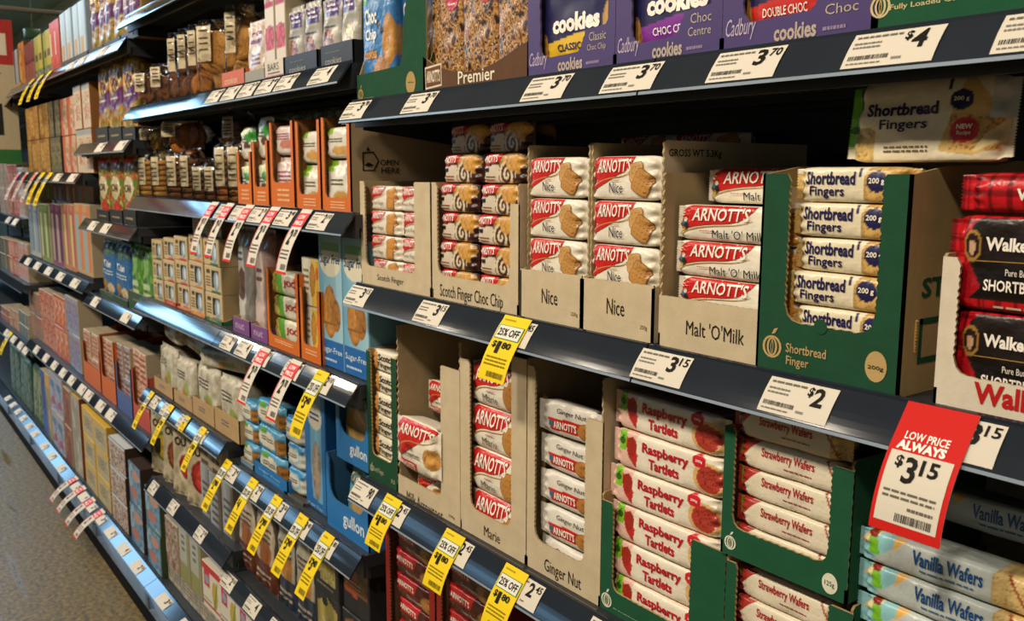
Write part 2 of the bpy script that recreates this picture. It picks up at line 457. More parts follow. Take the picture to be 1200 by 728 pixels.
def carton(w, h, d, art, name='biscuit_box', mats='print', nx=24, nz=24, side='b0a890', top=None, r=0.002, gable=False):
    """closed printed box: front at y=0, bottom z=0, centred in x"""
    mb = MB()
    u, v = np.meshgrid(np.linspace(0, 1, nx+1), np.linspace(0, 1, nz+1), indexing='ij')
    idx = np.arange((nx+1)*(nz+1)).reshape(nx+1, nz+1)
    q = np.stack([idx[:-1, :-1], idx[1:, :-1], idx[1:, 1:], idx[:-1, 1:]], -1).reshape(-1, 4)
    ww = w-2*r
    mb.add(np.stack([(u-.5)*ww, u*0, v*(h-2*r)+r], -1), q, paint(u, v, art, w/h).reshape(-1, 3))
    x, X, z, Z = -ww/2, ww/2, r, h-r
    ring0 = [(x, 0, z), (X, 0, z), (X, 0, Z), (x, 0, Z)]
    ring1 = [(-w/2, r, 0), (w/2, r, 0), (w/2, r, h), (-w/2, r, h)]
    ring2 = [(-w/2, d, 0), (w/2, d, 0), (w/2, d, h), (-w/2, d, h)]
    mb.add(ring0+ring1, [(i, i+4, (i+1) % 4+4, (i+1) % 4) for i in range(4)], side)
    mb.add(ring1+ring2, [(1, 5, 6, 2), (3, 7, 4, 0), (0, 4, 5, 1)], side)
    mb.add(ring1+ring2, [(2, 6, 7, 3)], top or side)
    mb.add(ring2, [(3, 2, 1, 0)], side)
    # closing flap lines of the top
    mb.add([(x, d*0.48, h+.0004), (X, d*0.48, h+.0004), (X, d*0.52, h+.0004), (x, d*0.52, h+.0004)], [(0, 1, 2, 3)], tuple((lin(top or side)**(1/2.2)*190).tolist()))
    def fn(a, b):
        a = np.asarray(a); b = np.asarray(b)
        return np.stack([(a-.5)*w, a*0-0.0006, b*h], -1)
    decals(mb, fn, art)
    return mb.build(name, mats)

def jag(p, q, n, amp, seed=1):
    """torn or perforated edge from p to q"""
    rr = random.Random(seed); out = []
    dx, dy = q[0]-p[0], q[1]-p[1]; L = math.hypot(dx, dy) or 1
    for i in range(n):
        t = i/n; o = (amp if i % 2 else 0)*(0.6+0.8*rr.random())
        out.append((p[0]+dx*t-dy/L*o, p[1]+dy*t+dx/L*o))
    return out
def arc_pts(cx, cy, rx, ry, a0, a1, n=6):
    return [(cx+rx*math.cos(math.radians(a0+(a1-a0)*i/n)), cy+ry*math.sin(math.radians(a0+(a1-a0)*i/n))) for i in range(n+1)]

def upoly(w, hl, hr, x0, x1, zb, r=0.012, amp=0.0014, seed=1, zb2=None):
    """front of a display carton: full width w, left post height hl, right post height hr, opening x0..x1 down to zb, perforated rim"""
    zb2 = zb if zb2 is None else zb2
    P = [(-w/2, 0), (w/2, 0), (w/2, hr)]
    if x1 < w/2-1e-4:
        P += [(x1+0.3*r, hr)]
        P += jag((x1, hr-0.3*r), (x1, zb2+r), max(4, int((hr-zb2)/0.004)), amp, seed)
        P += [(x1-r*(1-math.cos(a)), zb2+r-r*math.sin(a)) for a in (0, .5, 1.0, 1.5)]
    else:
        P += [(w/2, zb2)] if hr != zb2 else []
    e = x0+r if x0 > -w/2+1e-4 else -w/2
    s = (x1-r, zb2) if x1 < w/2-1e-4 else (w/2, zb2)
    P += jag(s, (e, zb), max(4, int((s[0]-e)/0.005)), amp*0.6, seed+1)[1:]
    if x0 > -w/2+1e-4:
        P += [(x0+r*(1-math.sin(a)), zb+r-r*math.cos(a)) for a in (0.05, .5, 1.0, 1.5)]
        P += jag((x0, zb+r), (x0, hl-0.3*r), max(4, int((hl-zb)/0.004)), amp, seed+2)
        P += [(x0-0.3*r, hl)]
    P += [(-w/2, hl)]
    return P

def tray(w, d, front, side, hb, col, inner='a08a66', th=0.003, name='display_carton', art=(), label='', cat='carton', group=None, loc=(0, 0, 0), m='card', side_r=None, fh=1.0, back=None, rz=0.0, side_art=(), side_col=None):
    """open display carton: front polygon (x,z), side polygon (y,z), back height hb; art coordinates: x 0..1 of w, z 0..1 of fh metres"""
    root = empty(name, loc, label, cat, group, rz)
    mb = MB(); mb.prism(front, lambda a, b, t: (a, t, b), 0, th, col, edge=inner, back=inner)
    def fn(a, b):
        a = np.asarray(a, float); b = np.asarray(b, float)
        return np.stack([(a-.5)*w, a*0-0.0006, b*fh], -1)
    decals(mb, fn, art)
    mb.build('front_panel', m, root)
    for sg, sp in ((-1, side), (1, side_r or side)):
        if not sp: continue
        mb = MB()
        if sg > 0: mb.prism(sp, lambda a, b, t: (w/2-t, a, b), 0, th, side_col or col, edge=inner, back=inner)
        else: mb.prism([(a, b) for a, b in sp][::-1], lambda a, b, t: (-w/2+t, a, b), 0, th, col, edge=inner, back=inner)
        if sg > 0 and side_art:
            def fs(a, b):
                a = np.asarray(a, float); b = np.asarray(b, float)
                return np.stack([a*0+w/2+0.0006, a*d, b*fh], -1)
            decals(mb, fs, side_art)
        mb.build('side_panel', m, root)
    mb = MB(); mb.box(-w/2+th, d-th, 0, w/2-th, d, hb, inner); mb.build('back_panel', m, root)
    mb = MB(); mb.box(-w/2+th, th, 0.0005, w/2-th, d-th, th, inner); mb.build('base_panel', m, root)
    return root

# ------------------------------------------------------------------ the room
def slab(name, x0, y0, z0, x1, y1, z1, col, m):
    mb = MB(); mb.box(x0, y0, z0, x1, y1, z1, col); return structure(mb.build(name, m))
slab('floor', -30, -13, -0.1, 4, 5.2, 0, '8a8070', 'floor')
slab('ceiling', -30, -13, 4.3, 4, 5.2, 4.4, '8a887a', 'metal')
slab('wall_far', -30, -13, 0, -29.8, 5.2, 4.3, '3a3020', 'metal')
slab('wall_behind_shelves', -29.8, 2.4, 0, 4, 2.5, 4.3, '9a9c8c', 'metal')

# ------------------------------------------------------------------ shelving
ST_Y, ST_Z = 0.027, 0.037           # ticket strip: how far its foot stands out and drops
ST_L = math.hypot(ST_Y, ST_Z)
W = 0.8
XS = [0.0, -0.8, -1.6, -2.4, -3.2, -4.0, -4.8, -5.6, -6.4, -7.2, -8.0, -8.8, -9.6]
METAL, STRIPC = '2b2f33', '242a33'
def strip_mesh(x0, x1, dy=ST_Y, dz=ST_Z):
    mb = MB()
    n = 6; pr = []
    for i in range(n+1):
        t = i/n; pr.append((-dy*t-0.0010*math.sin(t*math.pi), -dz*t-0.0005*math.sin(t*math.pi)))
    out = [(0.004, 0.004), (0.0, 0.003)]+pr+[(-dy-0.0015, -dz-0.004), (-dy+0.002, -dz-0.004)]
    inn = [(y+0.0035, z-0.0015) for y, z in out[::-1]]
    prof = out+inn; k = len(prof)
    A = [(x0, y, z) for y, z in prof]; B = [(x1, y, z) for y, z in prof]
    mb.add(A+B, [(i, (i+1) % k, (i+1) % k+k, i+k) for i in range(k)], STRIPC)
    h = len(out)
    for off, fl in ((0, 0), (k, 1)):
        fs = [(off+i, off+i+1, off+k-2-i, off+k-1-i) for i in range(h-1)]
        mb.add(A+B, [f if fl else f[::-1] for f in fs], STRIPC)
    # pale lower lip of the clear cover
    mb.add([(x0, -dy-.0019, -dz-.004), (x1, -dy-.0019, -dz-.004), (x1, -dy-.0012, -dz-.0005), (x0, -dy-.0012, -dz-.0005)], [(0, 1, 2, 3)], '8d9aa8')
    return mb
def shelf(x0, x1, z, label, depth=0.44, group=None):
    """x0 < x1; z = top edge of the ticket strip"""
    o = empty('shelf', ((x0+x1)/2, 0, z-0.012), label, 'shelf', group)
    cx, oz = (x0+x1)/2, z-0.012
    mb = MB(); mb.box(x0-cx+.003, 0.004, -.016, x1-cx-.003, depth, .0115, METAL)
    mb.box(x0-cx+.003, 0.004, -.036, x1-cx-.003, 0.012, -.016, METAL)
    for k in range(3): mb.box(x0-cx+.006, .1+.12*k, -.028, x1-cx-.006, .112+.12*k, -.016, METAL)
    mb.build('shelf_panel', 'metal', o)
    n = max(1, round((x1-x0)/W))
    for i in range(n):
        a = x0+(x1-x0)*i/n; b = x0+(x1-x0)*(i+1)/n
        strip_mesh(a-cx+.0015, b-cx-.0015).build('ticket_strip', 'strip', o, (0, 0, z-oz))
    for x in (x0-cx+.004, x1-cx-.007):
        mb = MB()
        mb.prism([(0.02, -.016), (0.02, -.04), (depth, -.09), (depth, -.016)], lambda a, b, t: (x+t, a, b), 0.003, 0, '1d2023')
        mb.build('bracket', 'metal', o)
    return o

for i in range(len(XS)-1):
    x1, x0 = XS[i], XS[i+1]
    bay = empty('shelving_bay', ((x0+x1)/2, 0.46, 0.12), 'dark steel shelving bay behind the shelves, '+ORD[i]+' from the right', 'shelving')
    mb = MB(); mb.box(-W/2+.012, 0, 0, W/2-.012, .012, 2.28, '2e3338')
    for k in range(56): mb.box(-W/2+.012, -.004, .05+k*.04, W/2-.012, 0, .075+k*.04, '343a40')
    mb.build('back_panel', 'metal', bay)
    mb = MB(); mb.box(-W/2-.012, -.012, -.12, -W/2+.012, .03, 2.3, '25292d')
    for k in range(45): mb.box(-W/2-.004, -.0125, .05+k*.05, -W/2+.004, -.012, .08+k*.05, '0c0d0e')
    mb.build('upright', 'metal', bay)
ZS = {}
def SH(key, x0, x1, z, label): ZS[key] = z; return shelf(x0, x1, z, label)
SH('T', -1.6, 0.8, 1.713, 'navy-edged shelf carrying the purple and brown cookie trays')
SH('M', -1.6, 0.8, 1.3665, 'navy-edged shelf carrying the kraft biscuit cartons and green shortbread carton')
SH('L', -1.6, 0.8, 0.974, 'navy-edged shelf carrying raspberry tartlets, ginger nut and marie cartons')
SH('A4', -1.6, 0.8, 0.60, 'low navy-edged shelf under the chocolate biscuit packs')
SH('B0', -3.2, -1.6, 2.075, 'high shelf edge over the clear bags of dark cookies, cut by the top')
SH('B1', -3.2, -1.6, 1.787, 'shelf with six white tickets carrying clear cookie tubs and grey pouches')
SH('B2', -3.2, -1.6, 1.501, 'shelf with five red hanging tags under clear-wrapped cookie stacks and orange trays')
SH('B3', -3.2, -1.6, 1.163, 'bright-edged shelf carrying windowed kraft boxes and sugar-free wafer boxes')
SH('B4l', -3.2, -2.4, 0.850, 'shelf carrying crumpled grey pouches in low kraft trays')
SH('B4r', -2.4, -1.6, 0.804, 'shelf with five yellow tags carrying bright blue biscuit trays')
SH('B5l', -3.2, -2.4, 0.533, 'shelf carrying beige pouches with red and yellow bowls')
SH('B5r', -2.4, -1.6, 0.473, 'low shelf carrying wafer boxes and pouches in navy trays')
SH('C0', -5.6, -3.2, 2.012, 'long topmost shelf with yellow tags under red and pale blue boxes')
SH('C1', -4.0, -3.2, 1.687, 'pale blue-lit shelf under the yellow and purple bags')
SH('C2', -4.0, -3.2, 1.394, 'pale blue-lit shelf under the green and red bags')
SH('C3', -4.0, -3.2, 1.093, 'blue-edged shelf under the dark green tray of blue bags')
SH('C4', -5.6, -3.2, 0.665, 'long shelf under the orange trays of pink packs')
SH('D2', -5.6, -4.0, 1.575, 'far dark-edged shelf with yellow and white hanging tags')
SH('D3', -5.6, -4.0, 1.130, 'far blue shelf with five pale tickets under tall bright boxes')
SH('E1', -9.6, -5.6, 1.975, 'farthest topmost shelf behind the hanging banner')
SH('E2', -9.6, -5.6, 1.325, 'farthest shelf edge at the left border, upper one')
SH('E3', -9.6, -5.6, 0.96, 'farthest shelf edge at the left border, middle one')
SH('E4', -9.6, -5.6, 0.60, 'farthest shelf edge at the left border, lower one')

K_Z, K_Y, K_D = 0.158, 0.046, 0.022
ZS['K'] = K_Z
for i in range(1, len(XS)-1):
    x1, x0 = XS[i], XS[i+1]; cx = (x0+x1)/2
    o = empty('base_deck', (cx, 0, 0), 'steel base deck with blue ticket edge above the floor, '+ORD[i-1]+' from the right', 'shelf deck')
    mb = MB(); mb.box(-W/2+.001, 0.004, .06, W/2-.001, .45, K_Z-.001, METAL); mb.build('deck_panel', 'metal', o)
    strip_mesh(-W/2+.0015, W/2-.0015, K_Y, K_D).build('ticket_strip', 'strip', o, (0, 0, K_Z))
    mb = MB(); mb.bbox(-W/2+.001, -.044, .062, W/2-.001, -.034, K_Z-K_D-.006, '6a8db6', .003); mb.build('front_panel', 'strip', o)
    mb = MB(); mb.box(-W/2+.0005, -.040, 0, W/2-.0005, -.030, .064, '060607'); mb.build('kick_plate', 'card', o)
    mb = MB(); mb.bbox(-W/2+.012, -.0465, .072, -W/2+.05, -.0435, .118, '3b4756', .001)
    mb.build('release_clip', 'strip', o)
    for x in (-W/2+.06, W/2-.06):
        mb = MB(); mb.tube([(x, .03, 0), (x, .03, .006), (x, .03, .0061), (x, .03, .07)], .012, '1a1c1e'); mb.build('foot', 'metal', o)

# ------------------------------------------------------------------ tickets and hanging tags
_dirv = np.array([0, ST_Y, ST_Z])/ST_L; _nrm = np.array([0, -ST_Z, ST_Y])/ST_L
_dirk = np.array([0, K_Y, K_D])/math.hypot(K_Y, K_D); _nrk = np.array([0, -K_D, K_Y])/math.hypot(K_Y, K_D)
def strip_fn(off, kd=False):
    d, n = (_dirk, _nrk) if kd else (_dirv, _nrm)
    def fn(a, b):
        a = np.asarray(a, float); b = np.asarray(b, float)
        bul = 0.0014*np.sin(np.clip(b/ST_L, 0, 1)*math.pi)+off
        return np.stack([a, b*0, b*0], -1)+b[:, None]*d+bul[:, None]*n
    return fn
def ticket_mesh(price, sup='', w=0.078, h=0.041, detail=True, kd=False, dollar=False):
    mb = MB(); f0, f1 = strip_fn(0.0006, kd), strip_fn(0.0011, kd)
    n = 5; a = np.array([-w/2, w/2]); bs = np.linspace(.002, .002+h, n)
    pts = np.concatenate([f0(a, np.array([b, b])) for b in bs])
    mb.add(pts, [(2*i, 2*i+1, 2*i+3, 2*i+2) for i in range(n-1)], 'd2cabb')
    pts2 = pts-np.array([0, 0, .0003])
    x0, y0 = -w/2, .002
    if detail:
        decals(mb, f1, [('lines', x0+.05*w, y0+.80*h, x0+.58*w, y0+.94*h, 1, '6a665e'), ('lines', x0+.05*w, y0+.5*h, x0+.36*w, y0+.74*h, 2, '7a766e'),
                        ('bars', x0+.05*w, y0+.2*h, x0+.5*w, y0+.32*h, '3a3834'), ('lines', x0+.05*w, y0+.06*h, x0+.45*w, y0+.15*h, 1, '7a766e'),
                        ('lines', x0+.55*w, y0+.1*h, x0+.66*w, y0+.25*h, 1, '8a867e')])
    if price:
        xs = x0+(.62 if sup else .70)*w
        if dollar: put_text(mb, f1, '$', xs-.09*w, y0+.62*h, xs-.01*w, y0+.92*h, '15130f', bold=.03)
        put_text(mb, f1, price, xs, y0+.40*h, xs+(.16 if len(price) == 1 else .22)*w, y0+.93*h, '15130f', bold=.03)
        if sup: put_text(mb, f1, sup, xs+.185*w, y0+.66*h, xs+.35*w, y0+.93*h, '15130f', bold=.02)
    return mb
def ticket(px, key, price, sup, label, group=None, **k):
    z = ZS[key]; kd = key == 'K'
    dy, dz = (K_Y, K_D) if kd else (ST_Y, ST_Z)
    X = Xon(px, -dy/2, z-dz/2)
    o = ticket_mesh(price, sup, kd=kd, **k).build('price_ticket', 'paper', None, (X, -dy, z-dz))
    tag(o, label, 'price ticket', group)
    return o
def hang_mesh(kind, w, L, price, sup, bend=0.35, kd=False):
    """tag clipped over the ticket strip, hanging past its foot; a = across, s = down from the top"""
    d, n = (_dirk, _nrk) if kd else (_dirv, _nrm)
    sl = math.hypot(K_Y, K_D) if kd else ST_L
    N = 16; path = []; ang = math.atan2(d[2], d[1])
    p = np.array([0.0, 0.0, 0.0])+d*(sl+.001)+n*.0035
    for i in range(N+1):
        path.append(p.copy())
        s = (i+1)/N*L
        f = max(0, (s-sl))/max(L-sl, 1e-3)
        aa = ang+bend*f
        p = p-np.array([0, math.cos(aa), math.sin(aa)])*L/N
    path = np.array(path)
    def mk(off):
        def fn(a, b):
            a = np.asarray(a, float); s = np.clip((1-np.asarray(b, float)), 0, 1)*N
            i = np.clip(s.astype(int), 0, N-1); t = (s-i)[:, None]
            P = path[i]*(1-t)+path[i+1]*t
            return P+np.stack([(a-.5)*w, a*0, a*0], -1)+off*n
        return fn
    mb = MB(); f0, f1, f2 = mk(0), mk(.0006), mk(.0011)
    bs = np.linspace(1, 0, N+1)
    pts = np.concatenate([f0([0, 1], [b, b]) for b in bs])
    base = {'yellow': 'e8c818', 'red': 'c8201a', 'white': 'd2cabb'}[kind]
    mb.add(pts, [(2*i, 2*i+2, 2*i+3, 2*i+1) for i in range(N)], base)
    mb.add(pts-n*.0006, [(2*i, 2*i+1, 2*i+3, 2*i+2) for i in range(N)], 'd8d2c4' if kind != 'yellow' else base)
    def patch(fn, x0, y0, x1, y1, col):
        bb = np.linspace(y0, y1, 9); q = np.concatenate([fn([x0, x1], [b, b]) for b in bb])
        mb.add(q, [(2*i, 2*i+1, 2*i+3, 2*i+2) for i in range(8)], col)
    if kind == 'yellow':
        decals(mb, f1, [('lines', .1, .9, .5, .96, 1, 'b09a20')])
        patch(f1, .04, .62, .96, .845, '2f8a35'); patch(f2, .07, .632, .93, .833, 'dedace')
        f3 = mk(.0016)
        put_text(mb, f3, '25% OFF', .12, .67, .88, .79, '15150f', bold=.02)
        put_text(mb, f2, '$', .12, .47, .27, .585, '15150f', bold=.03)
        put_text(mb, f2, price, .30, .40, .30+(.13 if price == '1' else .2), .585, '15150f', bold=.03)
        if sup: put_text(mb, f2, sup, .48, .48, .80, .585, '15150f', bold=.03)
        decals(mb, f2, [('lines', .1, .20, .88, .36, 3, '8a7812'), ('bars', .3, .05, .9, .13, '4a4212')])
    elif kind == 'red':
        put_text(mb, f1, 'LOW PRICE', .16, .70, .78, .765, 'f6efe6', bold=.02)
        put_text(mb, f1, 'ALWAYS', .10, .615, .78, .69, 'f6efe6', bold=.05)
        patch(f1, .06, .07, .93, .60, 'd6cebe')
        put_text(mb, f2, '$', .17, .47, .28, .57, '171310', bold=.03)
        put_text(mb, f2, price, .31, .37, .49, .57, '171310', bold=.025)
        put_text(mb, f2, sup, .53, .45, .78, .57, '171310', bold=.03)
        decals(mb, f2, [('lines', .12, .24, .85, .32, 2, '6a6258'), ('lines', .5, .17, .85, .22, 1, '6a6258'), ('bars', .35, .09, .85, .15, '2a2622')])
    else:
        patch(f1, 0, .70, 1, .93, 'd83a4a'); patch(f1, 0, 0, 1, .035, 'd82a22'); patch(f1, 0, 0.0, .05, .7, 'd86060')
        put_text(mb, f2, 'LOW', .2, .83, .8, .9, 'f4e8e0', bold=.03); put_text(mb, f2, 'PRICE', .14, .73, .86, .8, 'f4e8e0', bold=.03)
        put_text(mb, f2, price, .28, .42, .56, .66, '171310', bold=.04)
        if sup: put_text(mb, f2, sup, .6, .54, .86, .66, '171310', bold=.03)
        decals(mb, f2, [('lines', .12, .2, .85, .36, 3, '6a6258'), ('bars', .4, .06, .88, .14, '2a2622')])
    return mb
def hang(px, key, kind, price, sup, label, w=0.05, L=0.105, bend=0.35, group=None, py=None):
    z = ZS[key]; kd = key == 'K'
    dy, dz = (K_Y, K_D) if kd else (ST_Y, ST_Z)
    X = Xon(px, 0, z)
    o = hang_mesh(kind, w, L, price, sup, bend, kd).build('hanging_price_tag', 'paper', None, (X, -dy, z-dz))
    return tag(o, label, 'price tag', group)

for px, key, p, s, lb in (
    (417, 'T', '3', '70', 'white price ticket below the green choc chip tray on the top right shelf'),
    (492, 'T', '3', '70', 'white price ticket below the left end of the brown tray'),
    (641, 'T', '3', '70', 'white price ticket below the purple tray with yellow panel'),
    (740, 'T', '3', '70', 'white price ticket below the purple tray with violet panel'),
    (874, 'T', '3', '70', 'white price ticket below the purple tray with red panel'),
    (1046, 'T', '4', '', 'white four dollar price ticket below the dark green tray at the top'),
    (1238, 'T', '4', '', 'white price ticket cut by the right edge, top shelf'),
    (420, 'M', '3', '15', 'white price ticket at the left end of the middle right shelf'),
    (505, 'M', '3', '15', 'white price ticket below the choc chip finger carton'),
    (603, 'M', '2', '45', 'white price ticket half covered by the uppermost yellow tag'),
    (775, 'M', '3', '15', 'white price ticket below the malt biscuit carton'),
    (935, 'M', '2', '', 'white two dollar price ticket below the green shortbread carton'),
    (1117, 'M', '3', '15', 'white price ticket behind the large red tag'),
    (426, 'L', '90', '', 'white ninety cent ticket at the left end of the lower right shelf'),
    (462, 'L', '2', '45', 'white price ticket behind the yellow tag under the arrowroot carton'),
    (534, 'L', '2', '45', 'white price ticket behind the yellow tag under the marie carton'),
    (613, 'L', '2', '45', 'white price ticket behind the yellow tag under the ginger nut carton'),
    (712, 'L', '3', '', 'white price ticket under the raspberry tartlet tray, cut by the bottom')):
    ticket(px, key, p, s, lb, dollar=(p in '24' and s == ''), w=.090 if key == 'T' else .084)
hang(609, 'M', 'yellow', '1', '80', 'uppermost yellow discount tag, hanging under the choc chip finger carton', L=.104, w=.066)
hang(464, 'L', 'yellow', '1', '80', 'yellow discount tag hanging under the arrowroot carton', L=.102, w=.058)
hang(536, 'L', 'yellow', '1', '80', 'yellow discount tag hanging under the marie carton', L=.102, w=.058)
hang(608, 'L', 'yellow', '1', '80', 'yellow discount tag hanging under the ginger nut carton, nearest the bottom', L=.102, w=.058)
hang(1107, 'M', 'red', '3', '15', 'large red and white tag hanging under the red tartan shortbread', w=.068, L=.125, bend=.5)

# ------------------------------------------------------------------ near bay: pack designs
RED, CREAM, INK = 'c4201d', 'e6decb', '1b1713'
def bez(a, b, c, n=7):
    return [((1-t)**2*a[0]+2*t*(1-t)*b[0]+t*t*c[0], (1-t)**2*a[1]+2*t*(1-t)*b[1]+t*t*c[1]) for t in [i/n for i in range(n+1)]]
def maker_banner(x0=0.03, x1=.70, b=.56, top=.985, parrot=True, tail=True, txt=True):
    """red swoosh with the maker's name, bright bird at its left end, thin gold line under it"""
    up = bez((x0+.02, .14), (x0+.06, b-.06), (x0+.36, b)) + bez((x0+.36, b), (x1-.10, b+.04), (x1-.03, top))[1:]
    band = up + [(x0+.10, top), (x0+.02, .80), (x0-.012, .42)]
    lo = bez((x0+.035, .12), (x0+.09, b-.12), (x0+.37, b-.055)) + bez((x0+.37, b-.055), (x1-.12, b-.03), (x1-.05, b+.12))[1:]
    hi = bez((x0+.03, .13), (x0+.08, b-.09), (x0+.37, b-.035)) + bez((x0+.37, b-.035), (x1-.12, b-.01), (x1-.045, b+.14))[1:]
    L = [('poly', [(round(p[0], 4), round(p[1], 4)) for p in band], RED), ('poly', [(round(p[0], 4), round(p[1], 4)) for p in hi+lo[::-1]], 'b88a48')]
    if parrot:
        for q in ((.055, .30, .035, .13, '2a6a34'), (.062, .42, .026, .10, '2c5a90'), (.045, .22, .022, .07, 'd0a830'), (.072, .50, .020, .07, 'd8c8a8'), (.082, .34, .018, .08, '1a2a24')):
            L += [('poly', [(round(x0+q[0]+q[2]*math.cos(t/10*6.283), 4), round(q[1]+.08+q[3]*math.sin(t/10*6.283), 4)) for t in range(10)], q[4])]
    if txt: L += [('t', "ARNOTT'S", x0+.13, b+.055, x1-.065, top-.07, 'f0eadc', {'bold': .018, 'shear': .2, 'rise': .10})]
    return L
def bis(cx, cy, rx, ry, ang, col, rim, asp, sq=True, nx=3, ny=3):
    """printed biscuit: dark rim, body and dots; rx, ry in heights of the pack"""
    def P(x, y): return (round(cx+(x*math.cos(ang)-y*math.sin(ang))/asp, 4), round(cy+x*math.sin(ang)+y*math.cos(ang), 4))
    out = []
    for k, c in ((1.0, rim), (.93, col)):
        if sq:
            pts = []
            for i in range(36):
                t = i/36*2*math.pi; q = (abs(math.cos(t))**5+abs(math.sin(t))**5)**(-.2); q *= 1+.02*math.sin(t*16)
                pts.append(P(rx*k*q*math.cos(t), ry*k*q*math.sin(t)))
        else: pts = [P(rx*k*math.cos(i/30*2*math.pi), ry*k*math.sin(i/30*2*math.pi)) for i in range(30)]
        out.append(('poly', pts, c))
    for i in range(nx):
        for j in range(ny):
            x, y = (i-(nx-1)/2)*rx*1.5/nx, (j-(ny-1)/2)*ry*1.5/ny
            if not sq and (x/rx)**2+(y/ry)**2 > .6: continue
            out.append(('dot', [P(x+.013*math.cos(t), y+.013*math.sin(t)) for t in (0, 1.05, 2.1, 3.14, 4.2, 5.25)], rim))
    return out
ART = {}
ART['nice'] = [('bg', CREAM)]+maker_banner()+[*bis(.71, .64, .24, .22, .2, 'c4965a', 'a06f36', 2.35), *bis(.79, .40, .27, .29, -.5, 'bd8a4a', '98662e', 2.35, nx=4, ny=4),
    ('lines', .34, .43, .48, .47, 1, 'b8332a'), ('t', 'Nice', .34, .16, .53, .40, INK)]
ART['finger'] = [('bg', CREAM)]+maker_banner(.03, .62, .60, parrot=False)+[*bis(.78, .62, .34, .30, .25, 'c88e48', 'a06c30', 2.6, nx=2, ny=2), *bis(.74, .28, .28, .26, -.15, 'c58a44', '9c682c', 2.6, nx=2, ny=2), ('t', 'Scotch Finger', .10, .2, .56, .38, '5a4a3a')]
ART['choc'] = [('bg', '3a2018'), ('p', [(0, 0), (.52, 0), (.62, .5), (.40, .62), (0, .55)], 'd4c6b0'), ('ck', .72, .66, .26, .38, 'cf9a4a'),
    ('spiral', .62, .30, .46, 4.6, 'd8c8a8', '4a2a1c'), ('ck', .74, .70, .16, .30, 'cf9a4a'), ('p', [(0, 0), (.40, 0), (.44, .34), (.30, .56), (0, .55)], 'd4c6b0'), ('p', [(.84, 0), (.98, 0), (1, .8), (.9, .55)], '35150f'), ('ck', .82, .70, .13, .26, 'cf9a4a'),
    ('p', [(0, .58), (0, 1), (.50, 1), (.46, .72)], RED), ('r', .04, .36, .22, .5, '22100c'),
    ('t', "ARNOTT'S", .05, .66, .42, .92, 'f4efe4', {'bold': .02, 'shear': .18, 'rise': .2}), ('lines', .06, .08, .36, .28, 2, '8a5a3a')]
ART['malt'] = [('bg', CREAM)]+maker_banner(.03, .66, .50)+[*bis(.86, .66, .50, .22, .02, 'cd923e', 'a8702c', 4.7, nx=0), *bis(.90, .30, .52, .24, -.18, 'c98a36', 'a06826', 4.7, nx=0),
    ('lines', .22, .26, .34, .31, 1, 'b8332a'), ('t', "Malt 'O' Milk", .32, .10, .70, .34, INK)]
ART['marie'] = [('bg', CREAM)]+maker_banner(.03, .84, .52)+[*bis(.82, .38, .38, .36, 0, 'bd8440', '946028', 2.5, sq=False, nx=4, ny=4), ('lines', .36, .36, .5, .40, 1, 'b8332a'), ('t', 'Marie', .30, .13, .56, .31, '4a4038')]
ART['arrow'] = [('bg', CREAM)]+maker_banner(.06, .98, .66, parrot=True)+[('ck', .86, .40, .14, .20, 'd29a50'), ('lines', .40, .58, .55, .61, 1, 'b8332a'),
    ('t', 'Milk', .36, .45, .52, .56, '3a322a'), ('t', 'Arrowroot', .26, .32, .66, .44, '3a322a'), ('p', [(.10, .05), (.08, .22), (.58, .22), (.54, .05)], RED), ('t', "ARNOTT'S", .14, .08, .52, .19, 'f4efe4', {'bold': .02})]
ART['ginger'] = [('bg', 'd6d0c4'), *bis(.82, .34, .40, .27, 0, 'b07636', '8a5826', 2.6, sq=False, nx=0), ('p', [(.24, .14), (.20, .52), (.74, .56), (.68, .18)], RED), ('e', .25, .34, .035, .1, '2f6a8a'),
    ('t', "ARNOTT'S", .30, .22, .66, .46, 'f4efe4', {'bold': .03, 'rise': .12}), ('t', 'Ginger Nut', .34, .66, .80, .84, '3a362f')]
ART['rasp'] = [('bg', 'e0b8a8'), ('p', [(.22, 0), (.20, .55), (.26, 1), (.98, 1), (.98, 0)], 'e6dcc8'), ('p', [(.10, .95), (.19, .8), (.26, .45), (.24, .05), (.18, .3), (.14, .7)], 'b82a2a'),
    ('e', .20, .62, .045, .26, '9c2a20'), ('e', .86, .42, .125, .42, 'd8b070'), ('e', .86, .42, .095, .34, 'b03a30'), ('mot', .80, .2, .92, .65, ['a83428', 'b84438', '8e2a20'], 30),
    ('e', .78, .82, .055, .17, 'c81e2e'), ('t', '200g', .755, .78, .81, .86, 'f2e8dc', {'bold': .02}),
    ('r', .085, .48, .15, .99, '78b82a'), ('apple', .118, .74, .09, 4.0, '1d4a22'),
    ('t', 'Raspberry', .30, .50, .70, .84, 'b81c2c', {'bold': .035}), ('t', 'Tartlets', .36, .18, .62, .46, 'b81c2c', {'bold': .035})]
ART['straw'] = [('bg', 'ddd2ba'), ('p', [(.0, 1), (.0, 0), (.04, .1), (.16, .75), (.24, 1)], 'a8322a'), ('p', [(.02, .0), (.14, .0), (.1, .4), (.06, .3)], '7a1c18'), ('r', .03, .30, .07, .95, '6ab02a'),
    ('ck', .97, .4, .11, .55, 'd8b878', 4), ('p', [(.80, 1), (.82, 1), (.94, .1), (.92, .1)], '9a3a22'),
    ('t', 'Strawberry Wafers', .26, .44, .72, .84, 'a82028', {'bold': .02}), ('lines', .46, .26, .70, .36, 1, 'a05048')]
